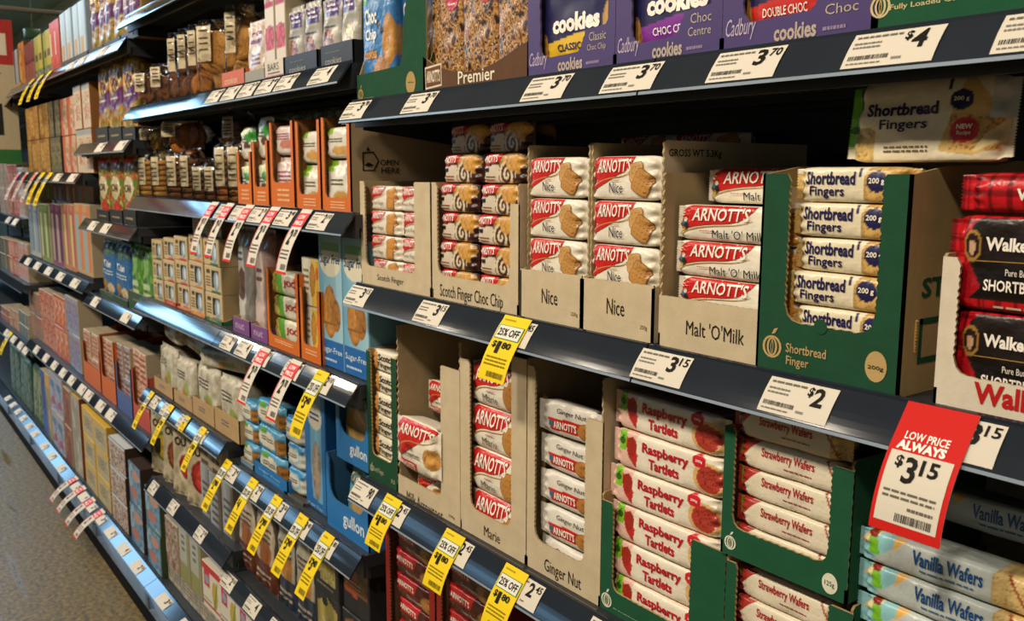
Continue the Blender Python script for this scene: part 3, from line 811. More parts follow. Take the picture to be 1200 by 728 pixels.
ART['vanilla'] = [('bg', 'bcc4c0'), ('p', [(.0, 0), (.0, 1), (.30, 1), (.20, .5), (.10, 0)], '8ec4cc'), ('p', [(.03, .55), (.10, 1), (.16, 1), (.08, .5)], 'e0d0a0'), ('p', [(.10, .35), (.10, 1), (.145, 1), (.165, .3)], '74b82c'),
    ('e', .12, .92, .03, .1, '8a2a1c'), ('p', [(.23, .55), (.24, 1), (.30, 1)], 'e0b060'), ('ck', .86, .45, .14, .7, 'dcbc7c', 6), ('p', [(.78, 1), (.795, 1), (.90, .1), (.885, .1)], '9a3a22'),
    ('t', 'Vanilla Wafers', .34, .42, .68, .86, '164c86', {'bold': .025}), ('lines', .38, .22, .64, .34, 1, '3a6a96')]
ART['short'] = [('bg', 'e4d8ba'), ('ck', .03, .3, .06, .5, 'cfae6a', 5), ('ck', .82, .4, .20, .62, 'd0a860', 5), ('r', .575, .70, .595, .97, '2a2450'), ('e', .72, .60, .085, .30, '201c48'),
    ('t', '200 g', .655, .50, .785, .70, 'ece4d2', {'bold': .02}), 
    ('t', 'Shortbread', .13, .50, .55, .88, '221d4c', {'bold': .03}), ('t', 'Fingers', .17, .10, .46, .46, '221d4c', {'bold': .018})]
ART['short_big'] = [('bg', 'e0d6ba'), ('r', 0, .2, .07, 1, '6aae2c'), ('r', .068, .66, .08, 1, '2a2450'), ('apple', .035, .40, .05, 1.5, '1d4a22'),
    ('ck', .12, .2, .08, .22, 'cfae6a', 4), ('p', [(.60, .12), (.72, .98), (.76, 1), (.99, .46), (.97, .2), (.80, .06)], 'd0ae6a'), ('mot', .66, .12, .95, .55, ['c89a50', 'd0ae6a', 'c49048', '8a6030'], 34),
    ('p', [(.80, .1), (.99, .25), (.97, .5), (.86, .3)], 'dcc894'), ('e', .71, .72, .07, .12, '201c48'), ('e', .745, .36, .085, .15, 'c42a2c'), ('r', .628, .85, .64, .99, '2a2450'), ('r', .88, .5, 1, 1, 'b8bfb6'),
    ('t', '200 g', .665, .69, .755, .755, 'ece4d2', {'bold': .02}), ('t', 'NEW', .70, .37, .79, .43, 'f2e8dc', {'bold': .04}), ('t', 'Recipe', .705, .29, .785, .35, 'f2e8dc', {'bold': .02}),
    ('t', 'Shortbread', .13, .56, .58, .72, '221d4c', {'bold': .035}), ('t', 'Fingers', .22, .36, .52, .52, '221d4c', {'bold': .018}), ('lines', .26, .10, .54, .2, 2, '6a6048')]
ART['tartan'] = [('bg', 'b01018'), ('plaid', 0, 0, 1, 1, 5.5), ('p', [(.12, .12), (.15, .9), (.2, .98), (1, .98), (1, .10)], '1d1412'), ('p', [(.18, .16), (.17, .50), (1, .53), (1, .14)], '120c0b'),
    ('e', .155, .68, .055, .17, 'a07838'), ('e', .155, .68, .042, .13, '2a1a16'), ('e', .152, .66, .022, .08, 'c8a080'), ('p', [(.06, .5), (.14, .5), (.22, .25), (.14, .1), (.04, .3)], 'a0101a'),
    ('poly', [(.18, .52), (.18, .53), (1, .56), (1, .55)], 'a07838'),
    ('t', 'Walkers', .235, .64, .54, .78, 'f0e8dc', {'bold': .035}), ('t', 'Pure Butter', .36, .39, .54, .46, 'e8e0d2'), ('t', 'SHORTBREAD', .24, .22, .64, .34, 'f0e8dc', {'bold': .02}), ('lines', .3, .03, .8, .08, 1, 'c8b8a0')]
ART['tartan_side'] = [('bg', 'b01018'), ('plaid', 0, 0, 1, 1, 2.4), ('t', 'Walkers', .34, .34, .64, .62, 'f0e8dc', {'bold': .035})]
ART['brown'] = [('bg', '4a1c18'), ('mot', 0, 0, 1, .45, ['3a1814', '54281c', '6a3a22', '2c100e'], 14), ('p', [(0, .3), (.02, 1), (.62, 1), (.56, .55), (.2, .46)], 'a81c1c'), ('p', [(.08, .5), (.1, .92), (.6, .88), (.54, .5)], 'c02420'),
    ('ck', .84, .36, .15, .34, 'a07038'), ('t', "ARNOTT'S", .13, .58, .54, .82, 'f0e8dc', {'bold': .03, 'rise': -.1}), ('t', 'Choc Ripple', .36, .18, .72, .34, 'd8b8a8')]
ART['blue_choc'] = [('bg', '2f6aa0'), ('r', 0, .72, .2, 1, '5a9a3a'), ('ck', .62, .16, .26, .16, 'b07a3a'), ('ck', .85, .42, .18, .2, 'b8843f'), ('e', .55, .55, .06, .03, '2a1a12'), ('e', .66, .5, .06, .03, '2a1a12'),
    ('t', 'Choc', .12, .56, .52, .68, 'ece4d2', {'bold': .03}), ('t', 'Chip', .12, .42, .50, .53, 'ece4d2', {'bold': .03}), ('t', 'cookies', .08, .30, .50, .38, 'e0a040', {'bold': .03}), ('lines', .1, .08, .36, .2, 3, 'd8e0e8')]
ART['dark_cookie'] = [('bg', '3a2a20'), ('mot', 0, 0, 1, 1, ['241812', '6a4424', '9a6a34', 'b88a50', '3a2418', 'c8a068', '8a5a2c'], 20)]
ART['cad'] = {}
for kk, top, low, t2 in (('CLASSIC', '1d1a4a', 'd8b020', '1d1a4a'), ('CHOC CENTRE', '1d1a4a', '7a2a90', 'efe6f2'), ('DOUBLE CHOC', '1d1a4a', 'c0241c', 'f2e8dc')):
    ART['cad'][kk] = [('bg', top), ('p', [(0, 0), (0, .20), (.5, .255), (.92, .24), (1, .22), (1, 0)], low), ('ck', .97, .30, .14, .16, 'c49a54'), ('ck', .02, .14, .09, .15, 'a87838'),
        ('t', 'cookies', .17, .27, .80, .40, 'f2ece0', {'bold': .05}), ('t', kk, .24, .145, .56 if kk == 'CLASSIC' else .70, .195, t2, {'bold': .015}), ('lines', .2, .085, .62, .12, 1, t2)]

# ------------------------------------------------------------------ near bay: placing
class Face:
    """front plane of a carton seen between two pixel columns at its foot"""
    def __init__(s, pl, pr, key, Y=.02):
        s.z = ZS[key]; s.Y = Y; s.xl, s.xr = Xon(pl, Y, s.z), Xon(pr, Y, s.z); s.w = s.xr-s.xl; s.cx = (s.xl+s.xr)/2; s.loc = (s.cx, Y, s.z)
    def u(s, px, py): return (at(px, py, s.Y)[0]-s.xl)/s.w
    def v(s, px, py): return at(px, py, s.Y)[2]-s.z
    def t(s, txt, a, b, c, d, col, **o): return ('t', txt, s.u(a, b), s.v(a, b), s.u(c, d), s.v(c, d), col, o)
def stack(proto, x, y, z0, h, n, desc, place, group, seed=0, jx=.003, jr=.025, dz=None, dy=None, tops=0):
    """n packs on top of each other; labelled from the top"""
    rr = random.Random(seed); out = []
    for i in range(n):
        k = n-1-i
        pos = 'topmost' if k == 0 else ORD[k]+' from the top'
        lb = '%s, %s %s' % (desc, pos, place)
        loc = (x+rr.uniform(-jx, jx), y+rr.uniform(0, .003)+(dy[i] if dy else 0), z0+i*h+(dz[i] if dz else 0))
        rz = rr.uniform(-jr, jr)
        if not proto.get('used'):
            o = proto['o']; o.location = loc; o.rotation_euler[2] = rz; tag(o, lb, proto['cat'], group); proto['used'] = True
        else: o = dup(proto['o'], loc, lb, group, rz=rz)
        out.append(o)
    return out
def pk(*a, cat='biscuit pack', **k): return {'o': pillow(*a, **k), 'cat': cat}
KR, KI = 'c6b596', 'a8946f'
GREEN, GDK = '1f4a33', 'a98f64'
def sidep(d, h, hf=None, amp=.0016, seed=3, r=0.0):
    """side panel (y,z): front edge torn"""
    hf = h if hf is None else hf
    if hf < h: return [(0, 0), (d, 0), (d, h), (.03+d*.12, h), (.006, hf), (0, hf)]
    return [(0, 0), (d, 0), (d, h), (.004, h)]+jag((0, h-.004), (0, .01), int(h/.006), amp, seed)

# --- middle shelf
f = Face(424, 505, 'M')
tray(f.w, .30, upoly(f.w, .198, .198, -f.w/2+.020, f.w/2-.055, .036), sidep(.30, .198), .20, KR, KI, art=[f.t('Scotch Finger', 442.5, 330, 473, 327, '2a241c')],
     label='kraft carton of small cream packs at the left end of the middle shelf', group='kraft biscuit cartons', loc=f.loc)
P1 = pk(.12, .0455, .075, ART['finger'], nx=44, nz=22, fin=.006, taper=.018, seed=2)
for c, x in ((0, f.xl+.076), (1, f.xl+.198)):
    stack(P1, x, f.Y+.006, f.z+.0045, .0465, 4, 'small cream pack with red corner', ('in the left column' if c == 0 else 'in the right column')+' of the leftmost kraft carton', 'small cream finger biscuit packs', seed=c)
f = Face(507, 607, 'M')
tray(f.w, .30, upoly(f.w, .198, .168, -f.w/2+.018, f.w/2-.022, .042, r=.018), sidep(.30, .198), .20, KR, KI, art=[f.t('Scotch Finger Choc Chip', 516, 351, 589.5, 346, '2a241c')],
     label='kraft carton overfilled with brown swirl-patterned packs, two columns', group='kraft biscuit cartons', loc=f.loc)
P2 = pk(.117, .0475, .07, ART['choc'], nx=56, nz=26, fin=.006, taper=.018, seed=5)
for c, x in ((0, f.xl+.064), (1, f.xl+.182)):
    stack(P2, x, f.Y+.006, f.z+.0045, .0482, 6, 'brown swirl-patterned pack', ('in the left column' if c == 0 else 'in the right column')+' of its kraft carton', 'brown swirl biscuit packs', seed=4+c, dy=[0, 0, 0, 0, .01, .02])
def atX(px, py, X):
    ray = _F+_R*(px-600)/F_PX-_U*(py-364)/F_PX
    return EYE+ray*((X-EYE[0])/ray[0])
_g1, _g2 = atX(784, 186, -.812), atX(846, 176, -.812)
GA, GB_, GC, GD = (_g1[1]-.02)/.30, _g1[2]-1.3665, (_g2[1]-.02)/.30, _g2[2]-1.3665
P3 = pk(.134, .057, .075, ART['nice'], nx=84, nz=42, fin=.007, taper=.02, seed=3, p=5)
for (pl, pr, wh) in ((609.5, 680.5, 'left'), (682, 764, 'right')):
    f = Face(pl, pr, 'M'); L = wh == 'left'
    tray(f.w, .30, upoly(f.w, .072, .074, -f.w/2, f.w/2, .072, amp=.001, zb2=.074), [(0, 0)]+[(y+.012, z) for y, z in sidep(.288, .255, seed=5)[1:-1]]+[(.012, .074), (0, .07)], .255, KR, KI,
         art=[f.t('Nice', 635, 355, 653.5, 341, '201b15') if L else f.t('Nice', 711, 367.5, 732, 352.5, '201b15'), f.t('250g', *((669, 371, 677, 367) if L else (750, 387, 758.5, 382.5)), '5a4c38')],
         side_art=[] if L else [('t', 'GROSS WT 5.3Kg', GA, GB_, GC, GD, '14100c', {'bold': .015})],
         label='kraft carton with low front holding square-biscuit packs, %s one of the pair' % wh, group='kraft biscuit cartons', loc=f.loc)
    stack(P3, f.cx+(-.002 if L else -.002), f.Y+.006, f.z+.004, .0585, 4, 'cream pack picturing square biscuits', 'in the %s low-fronted kraft carton' % wh, 'cream square-biscuit packs', seed=8+L, jx=.002)
f = Face(771, 900, 'M')
tray(f.w, .30, upoly(f.w, .064, .063, -f.w/2, f.w/2, .064, amp=.001, zb2=.063), sidep(.30, .215, seed=7, amp=.004), .215, KR, KI, side_r=sidep(.30, .20),
     art=[f.t("Malt 'O'Milk", 804, 392, 872.5, 386.5, '201b15')], label='wide kraft carton of oblong malt biscuit packs beside the green carton', group='kraft biscuit cartons', loc=f.loc)
P4 = pk(.20, .0425, .07, ART['malt'], nx=96, nz=30, fin=.008, taper=.02, seed=6)
stack(P4, Xon(786, .03, f.z)+.1, f.Y+.008, f.z+.004, .0435, 5, 'long cream pack with red name swoosh', 'in the wide kraft carton', 'long cream malt biscuit packs', seed=3, dy=[0, 0, 0, 0, .05], jx=.004, jr=.015)

f = Face(885, 1052, 'M', .008)
tray(f.w, .29, upoly(f.w, .214, .214, -f.w/2+.036, f.w/2-.030, .058, r=.016, amp=.0018), [(0, 0), (.29, 0), (.29, .225), (.2, .228), (.15, .223), (.06, .222), (.004, .214), (0, .214)], .23, GREEN, 'a98f64',
     art=[f.t('Shortbread', 921, 412.5, 968.5, 410, 'b99b66', bold=.01), f.t('Finger', 921, 430, 948, 421.5, 'b99b66', bold=.01), ('apple', f.u(905, 406), f.v(905, 406), .0125, f.w, 'b99b66'),
          ('disc', f.u(1026.5, 430), f.v(1026.5, 430), .0118/f.w, .0155, 'b99b66'), ('t', '200g', f.u(1017, 433), f.v(1017, 433), f.u(1036, 430.5), f.v(1036, 430.5), '1f3a28', {'bold': .01}), ('disc', f.u(962, 383), f.v(962, 383), .008/f.w, .008, GREEN)],
     side_col='a98f64', side_art=[('t', 'STORE', .10, .095, .5, .115, '1f4a33', {'bold': .03}), ('poly', [(.10, .03), (.10, .075), (.12, .075), (.12, .036), (.6, .036), (.6, .03)], '1f4a33'), ('poly', [(.10, .069), (.10, .075), (.6, .075), (.6, .069)], '1f4a33')],
     label='dark green carton of shortbread finger packs with kraft side', loc=f.loc)
P5 = pk(.138, .0355, .07, ART['short'], nx=90, nz=26, fin=.008, taper=.02, seed=9)
stack(P5, f.xl+.0985, f.Y+.008, f.z+.0045, .0362, 6, 'narrow cream shortbread finger pack', 'in the dark green carton', 'narrow cream shortbread packs', seed=5, jx=.005, jr=.02)
_a, _b, _t = at(991, 150, .04), at(1183, 150, .04), at(1085, 90, .04)
o = pillow(_b[0]-_a[0], _t[2]-1.593, .05, ART['short_big'], nx=100, nz=60, fin=.008, taper=.02, seed=4, p=4)
o.location = ((_a[0]+_b[0])/2, .04, 1.593); o.rotation_euler = (math.radians(-6), 0, 0)
tag(o, 'cream shortbread pack standing upright on the dark green carton', 'biscuit pack')

f = Face(1093, 1300, 'M')
tray(f.w, .26, upoly(f.w, .139, .139, -f.w/2+.017, f.w/2-.02, .031, r=.014), sidep(.26, .142), .15, 'd6cbb6', 'a58d68', art=[f.t('Walkers', 1140, 472, 1257, 468, 'b51c1c', bold=.035)],
     label='white carton with red lettering holding tartan packs at the right edge', loc=f.loc)
P6 = pk(.152, .086, .06, ART['tartan'], nx=100, nz=56, fin=.008, taper=.02, seed=12, mats='film')
stack(P6, f.xl+.076, f.Y+.008, f.z+.004, .0875, 2, 'red tartan shortbread pack with black label', 'in the white carton', 'red tartan shortbread packs', seed=6, jx=.003)
o = pillow(.16, .036, .09, ART['tartan_side'], nx=90, nz=24, fin=.012, taper=.02, seed=14, p=2.5)
o.location = (f.xl+.085, f.Y+.004, f.z+.1795); tag(o, 'red tartan pack lying flat on top of the stack in the white carton', 'biscuit pack')

# packs stacked at the back of the middle shelf
P2b = pk(.16, .046, .07, ART['finger'], nx=40, nz=20, seed=22)
for c, (x, n) in enumerate(((-1.37, 5), (-1.20, 6), (-1.02, 6))):
    stack(P2b, x, .355, 1.3665, .047, n, 'cream pack', 'in the %s stack at the shelf back behind the square-biscuit cartons' % ORD[c], 'packs at the back of the middle shelf', seed=30+c, jx=.02, jr=.15)

# --- top shelf
f = Face(418, 500, 'T', .004)
tray(f.w, .28, [(-f.w/2, 0), (f.w/2, 0), (f.w/2, .20), (f.w/2-.065, .18), (f.w/2-.066, .150)]+[(f.w/2-.07-.01*math.sin(q), .052+.09*(1-q/1.57)) for q in (.4, .9, 1.3)]+[(f.w/2-.09, .051), (-f.w/2, .047)],
     sidep(.28, .2, .047), .21, GREEN, GDK, art=[f.t('Choc Chip', 424, 103, 443, 100, 'a98f58', bold=.01), f.t('Cookies', 427, 116, 438, 113, 'a98f58', bold=.01), ('apple', f.u(423, 111), f.v(423, 111), .010, f.w, 'a98f58'),
     ('disc', f.u(481.5, 97), f.v(481.5, 97), .016/f.w, .019, 'a98f58'), ('t', '400g', f.u(478, 98), f.v(478, 98), f.u(485, 95), f.v(485, 95), '1f3a28')],
     label='dark green tray of blue cookie pouches on the top right shelf', loc=f.loc)
P7 = pk(.118, .235, .05, ART['blue_choc'], nx=54, nz=90, axis='z', fin=.01, taper=.04, seed=5, cat='cookie pouch')
for i, x in enumerate((f.xl+.062, f.xl+.170)):
    lb = 'blue choc chip cookie pouch in the green tray, '+('left one' if i == 0 else 'right one')
    o = P7['o'] if i == 0 else dup(P7['o'], (0, 0, 0), lb); o.location = (x, f.Y+.012+.02*i, f.z+.004); tag(o, lb, 'cookie pouch', 'blue cookie pouches')
f = Face(496, 619, 'T', .004)
tray(f.w, .28, [(-f.w/2, 0), (f.w/2, 0), (f.w/2, .052)]+[(f.w/2-f.w*k/10, .022+.034*abs(k/10*2-1)**1.8) for k in range(1, 10)]+[(-f.w/2, .058), ], sidep(.28, .23, .058), .23, '5e4330', 'a98f64',
     art=[f.t('Premier', 537, 99, 580, 77, 'e6dcc6', bold=.01), ('poly', [(.03, .004), (.025, .040), (.20, .043), (.205, .007)], 'd8ccb4'),
          ('poly', [(.036, .007), (.032, .037), (.193, .040), (.198, .010)], '6a4630'), ('t', "ARNOTT'S", .045, .014, .187, .034, 'e6dcc6', {'bold': .02})],
     label='brown tray with curved front holding dark cookie packs, top shelf', loc=f.loc)
P8 = pk(.094, .20, .05, ART['dark_cookie']+[('disc', .72, .68, .17, .085, 'b82438'), ('t', '40%', .62, .68, .82, .71, 'f0e0d8'), ('lines', .62, .63, .82, .66, 1, 'f0e0d8')], nx=60, nz=110, axis='z', fin=.008, taper=.03, seed=7, mats='film')
for i in range(3):
    lb = 'dark cookie pack with red roundel in the brown tray, '+('left', 'middle', 'right')[i]+' one'
    o = P8['o'] if i == 0 else dup(P8['o'], (0, 0, 0), lb); o.location = (f.xl+.052+.095*i, f.Y+.012, f.z+.004); tag(o, lb, 'cookie pack', 'dark cookie packs in the brown tray')
PUR, PUI = '43336a', '6a5a78'
for pl, pr, wl, wr, zb, kk, txt, side in ((618, 720, 634, 708, .026, 'CLASSIC', ('Classic', 'Choc Chip'), 'yellow panel'), (720.6, 845, 741, 838, .026, 'CHOC CENTRE', ('Choc', 'Centre'), 'violet panel'), (845.6, 1023, 872, 968, .030, 'DOUBLE CHOC', ('Double', 'Choc'), 'red panel')):
    f = Face(pl, pr, 'T', .004); k = (pr-pl)/100.0
    x0 = -f.w/2+(wl-pl)/(pr-pl)*f.w*1.06; x1 = -f.w/2+(wr-pl)/(pr-pl)*f.w*1.02
    xs = f.w/2-.058
    fr = [(-f.w/2, 0), (f.w/2, 0), (f.w/2, .2), (f.w/2-.012, .2), (f.w/2-.014, .060), (f.w/2-.018, .055), (xs, .052)]+jag((xs, .05), (xs-.010, zb+.003), 6, .0012)+[(xs-.014, zb), (x0+.008, zb-.002), (x0, zb+.008)]+jag((x0, zb+.01), (x0-.006, .2), 20, .0014)+[(-f.w/2, .2)]
    tray(f.w, .26, fr, sidep(.26, .2), .2, PUR, PUI, m='print', art=[('t', 'Cadbury', .03, .010, .25, .034, 'b9a9c0', {'shear': .3}), ('t', 'cookies', .38, .004, .66, .021, 'b0a090', {'bold': .03}), ('lines', .70, .006, .84, .014, 1, '8a7a98'),
         ('t', txt[0], .73, .037, .91, .048, 'b0a090'), ('t', txt[1], .71, .023, .91, .033, 'b0a090')],
         label='purple cookie tray with %s in its window, top shelf' % side, group='purple cookie trays', loc=f.loc)
    o = pillow((x1-x0)+.02, .19, .07, ART['cad'][kk], nx=70, nz=100, axis='z', fin=.01, taper=.03, seed=len(kk), mats='print')
    o.location = (f.cx+(x0+x1)/2, f.Y+.008, f.z+.004); tag(o, 'navy cookie pouch with %s showing in its purple tray' % side, 'cookie pouch', 'navy cookie pouches')
f = Face(1025, 1290, 'T', .004)
tray(f.w, .26, [(-f.w/2, 0), (f.w/2, 0), (f.w/2, .11), (-f.w/2, .11)], sidep(.26, .2, .11), .2, '1f5238', GDK, art=[('apple', f.u(1032, 8), f.v(1032, 8), .0105, f.w, 'c9b98a'), f.t('Fully Loaded Cookies', 1043, 14, 1150, -11, 'c9b98a', bold=.012)],
     label='dark green cookie tray in the upper right corner', loc=f.loc)

# --- lower shelf
f = Face(432, 466, 'L')
tray(f.w, .30, upoly(f.w, .259, .259, -f.w/2+.018, f.w/2-.020, .050, r=.012), sidep(.30, .262), .262, GREEN, GDK, art=[('apple', f.u(436, 548), f.v(436, 548), .007, f.w, 'b0b090'), f.t('Scotch Fingers', 438, 553, 450, 552, 'b0b090'), f.t('ES', 459, 566, 463, 564, 'b0b090')],
     label='narrow dark green carton at the left end of the lower shelf', loc=f.loc)
A = [('bg', 'e2d9c2'), ('ck', .12, .45, .16, .5, 'c88e48', 4), ('ck', .95, .4, .1, .5, 'c88e48', 4), ('t', 'Scotch', .30, .52, .86, .84, '33261c', {'bold': .03}), ('t', 'Finger', .30, .14, .80, .46, '33261c', {'bold': .018})]
P = pk(.104, .041, .06, A, nx=44, nz=20, fin=.006, taper=.015, seed=11)
stack(P, f.cx, f.Y+.006, f.z+.005, .0435, 6, 'cream finger biscuit pack', 'in the narrow green carton', 'cream packs in the narrow green carton', seed=7, jx=.004)
f = Face(467, 539.5, 'L')
tray(f.w, .30, upoly(f.w, .037, .276, -f.w/2, f.w/2-.062, .037, amp=.001, zb2=.037), [(0, 0), (.30, 0), (.30, .33), (0, .325)]+jag((0, .32), (0, .04), 40, .003, 4), .33, KR, KI, art=[f.t('Milk Arrowroot', 477, 588, 519, 598, '4a4030'), f.t('250g', 526, 606, 533, 606, '5a4c38')],
     label='kraft carton of fat cream rolls, half empty, below the yellow tag', group='kraft biscuit cartons', loc=f.loc)
P9 = pk(.150, .098, .090, ART['arrow'], nx=72, nz=44, p=2.0, fin=.012, taper=.03, seed=15)
for i, (dx, y, z, sc, lb) in enumerate(((.085, .012, .004, .58, 'lowest fat cream roll in the half-empty kraft carton'), (.083, -.016, .062, 1.0, 'large fat cream roll leaning out of the half-empty kraft carton'), (.066, .05, .160, .62, 'uppermost small cream roll in the half-empty kraft carton'))):
    o = P9['o'] if i == 0 else dup(P9['o'], (0, 0, 0), lb)
    o.location = (f.xl+dx, f.Y+y, f.z+z); o.scale = (sc if sc < 1 else 1.02, sc, sc); tag(o, lb, 'biscuit roll', 'fat cream rolls')
f = Face(540, 616, 'L')
tray(f.w, .30, upoly(f.w, .30, .327, -f.w/2+.030, f.w/2-.040, .046, r=.018), sidep(.30, .33), .33, KR, KI, art=[f.t('Marie', 567.5, 627.5, 586, 626, '201b15')],
     label='kraft carton of round-biscuit rolls between two kraft cartons on the lower shelf', group='kraft biscuit cartons', loc=f.loc)
P10 = pk(.150, .073, .072, ART['marie'], nx=78, nz=36, p=2.3, fin=.010, taper=.02, seed=16)
stack(P10, f.cx-.004, f.Y+.006, f.z+.004, .0745, 4, 'cream roll with round biscuit picture', 'in the middle kraft carton', 'cream round-biscuit rolls', seed=12, jx=.004, jr=.04)
f = Face(617, 702.5, 'L')
tray(f.w, .30, upoly(f.w, .32, .268, -f.w/2+.020, f.w/2-.036, .050, r=.016), sidep(.30, .33), .335, KR, KI, art=[f.t('Ginger Nut', 638, 672.5, 681, 677, '201b15')],
     label='kraft carton of grey-white rolls beside the raspberry tartlet tray', group='kraft biscuit cartons', loc=f.loc)
P11 = pk(.135, .050, .053, ART['ginger'], nx=72, nz=34, p=2.2, fin=.012, taper=.022, seed=17)
stack(P11, f.cx-.006, f.Y+.008, f.z+.004, .0545, 5, 'grey-white roll with red name badge', 'in the right-hand kraft carton', 'grey-white biscuit rolls', seed=9, jx=.006, jr=.12)
f = Face(703, 845, 'L')
tray(f.w, .30, upoly(f.w, .159, .157, -f.w/2+.024, f.w/2-.056, .034, r=.012), sidep(.30, .17), .17, '1f5238', GDK, art=[('apple', f.u(711, 703), f.v(711, 703), .0105, f.w, 'd8d8c0'), f.t('Raspberry Tartlets', 719, 713, 790, 752, 'd8d8c0', bold=.02)],
     label='green tray overfilled with raspberry tartlet packs', loc=f.loc)
P12 = pk(.202, .0505, .065, ART['rasp'], nx=116, nz=34, fin=.009, taper=.018, seed=18, p=5)
stack(P12, f.cx-.006, f.Y+.008, f.z+.004, .0525, 6, 'pink and cream raspberry tartlet pack', 'in the green tartlet tray', 'raspberry tartlet packs', seed=10, jx=.005, jr=.03)
f = Face(846, 990, 'L')
tray(f.w, .28, upoly(f.w, .150, .150, -f.w/2+.016, f.w/2-.03, .04, r=.01), sidep(.28, .158), .16, '1f5238', GDK, label='lower green tray of strawberry wafer packs', group='green strawberry wafer trays', loc=f.loc)
P13 = pk(.152, .034, .055, ART['straw'], nx=84, nz=22, fin=.008, taper=.016, seed=19, p=4)
stack(P13, f.cx-.004, f.Y+.007, f.z+.004, .0355, 4, 'cream strawberry wafer pack', 'in the lower green wafer tray', 'strawberry wafer packs', seed=13, jx=.004, jr=.02)
f2 = Face(840, 982, 'L', .012)
fu = lambda px, py: f2.u(px, py)
tray(f.w, .28, upoly(f.w, .155, .145, -f.w/2+.016, f.w/2-.026, .036, r=.012, amp=.0016), sidep(.28, .155), .16, '1f5238', GDK,
     art=[('apple', .085, .016, .0085, f.w, 'd8d8c0'), ('disc', .88, .016, .0095/f.w, .0115, 'd8d8c0'), ('t', '125g', .845, .012, .915, .019, '1f3a28')],
     label='upper green tray of strawberry wafer packs, stacked on another', group='green strawberry wafer trays', loc=(f.cx-.005, .014, f.z+.1605))
stack(P13, f.cx-.007, .021, f.z+.1645, .0355, 5, 'cream strawberry wafer pack', 'in the upper green wafer tray', 'strawberry wafer packs', seed=14, jx=.004, jr=.02)
f = Face(984, 1186, 'L')
xr = Xon(1186, .02, f.z)
tray(.235, .28, [(-.1175, 0), (.1175, 0), (.1175, .24), (.1165, .24), (.1165, .03), (-.1165, .03), (-.1165, .24), (-.1175, .24)], sidep(.28, .25), .25, '1f5238', 'a8a294',
     label='green tray of vanilla wafer packs at the lower right', loc=(f.xl-.012+.1175, .035, f.z))
P14 = pk(.20, .0335, .055, ART['vanilla'], nx=112, nz=24, fin=.012, taper=.02, seed=20, p=3.5)
stack(P14, f.xl+.098, f.Y+.004, f.z+.034, .0355, 6, 'pale blue vanilla wafer pack', 'in the vanilla wafer tray', 'vanilla wafer packs', seed=15, jx=.005, jr=.03)
o = dup(P14['o'], (f.xl+.112, f.Y+.085, f.z+.247), 'pale vanilla wafer pack set back behind the large red tag', 'vanilla wafer packs')
tag(pillow(.19, .034, .2, [('bg', 'a89a84'), ('r', 0, 0, .3, 1, '9a8a70')], nx=30, nz=10, seed=31), 'plain pack lying at the back above the wafers', 'biscuit pack').location = (f.cx-.27, .10, f.z+.355)

# --- the shelf below, cut by the bottom of the photograph
P15 = pk(.148, .048, .07, ART['brown'], nx=66, nz=30, fin=.008, taper=.02, seed=21)
for i, (pl, pr) in enumerate(((434, 504), (505, 600))):
    f = Face(pl, pr, 'A4'); zz = .27
    f.w = .185; f.xl = -1.535+.192*i; f.cx = f.xl+f.w/2
    tray(f.w, .30, upoly(f.w, .305, .26, -f.w/2+.016, f.w/2-.020, .04), sidep(.30, .30), .30, '8a2a22', '7a5a40', label='dark red tray of brown packs below the lower shelf, '+('left', 'right')[i]+' one', group='dark red trays', loc=(f.cx, .02, f.z))
    stack(P15, f.cx-.002, .028, f.z+.004, .0495, 6, 'brown and red chocolate biscuit pack', 'in the %s dark red tray' % ('left', 'right')[i], 'brown chocolate biscuit packs', seed=20+i, jx=.004)

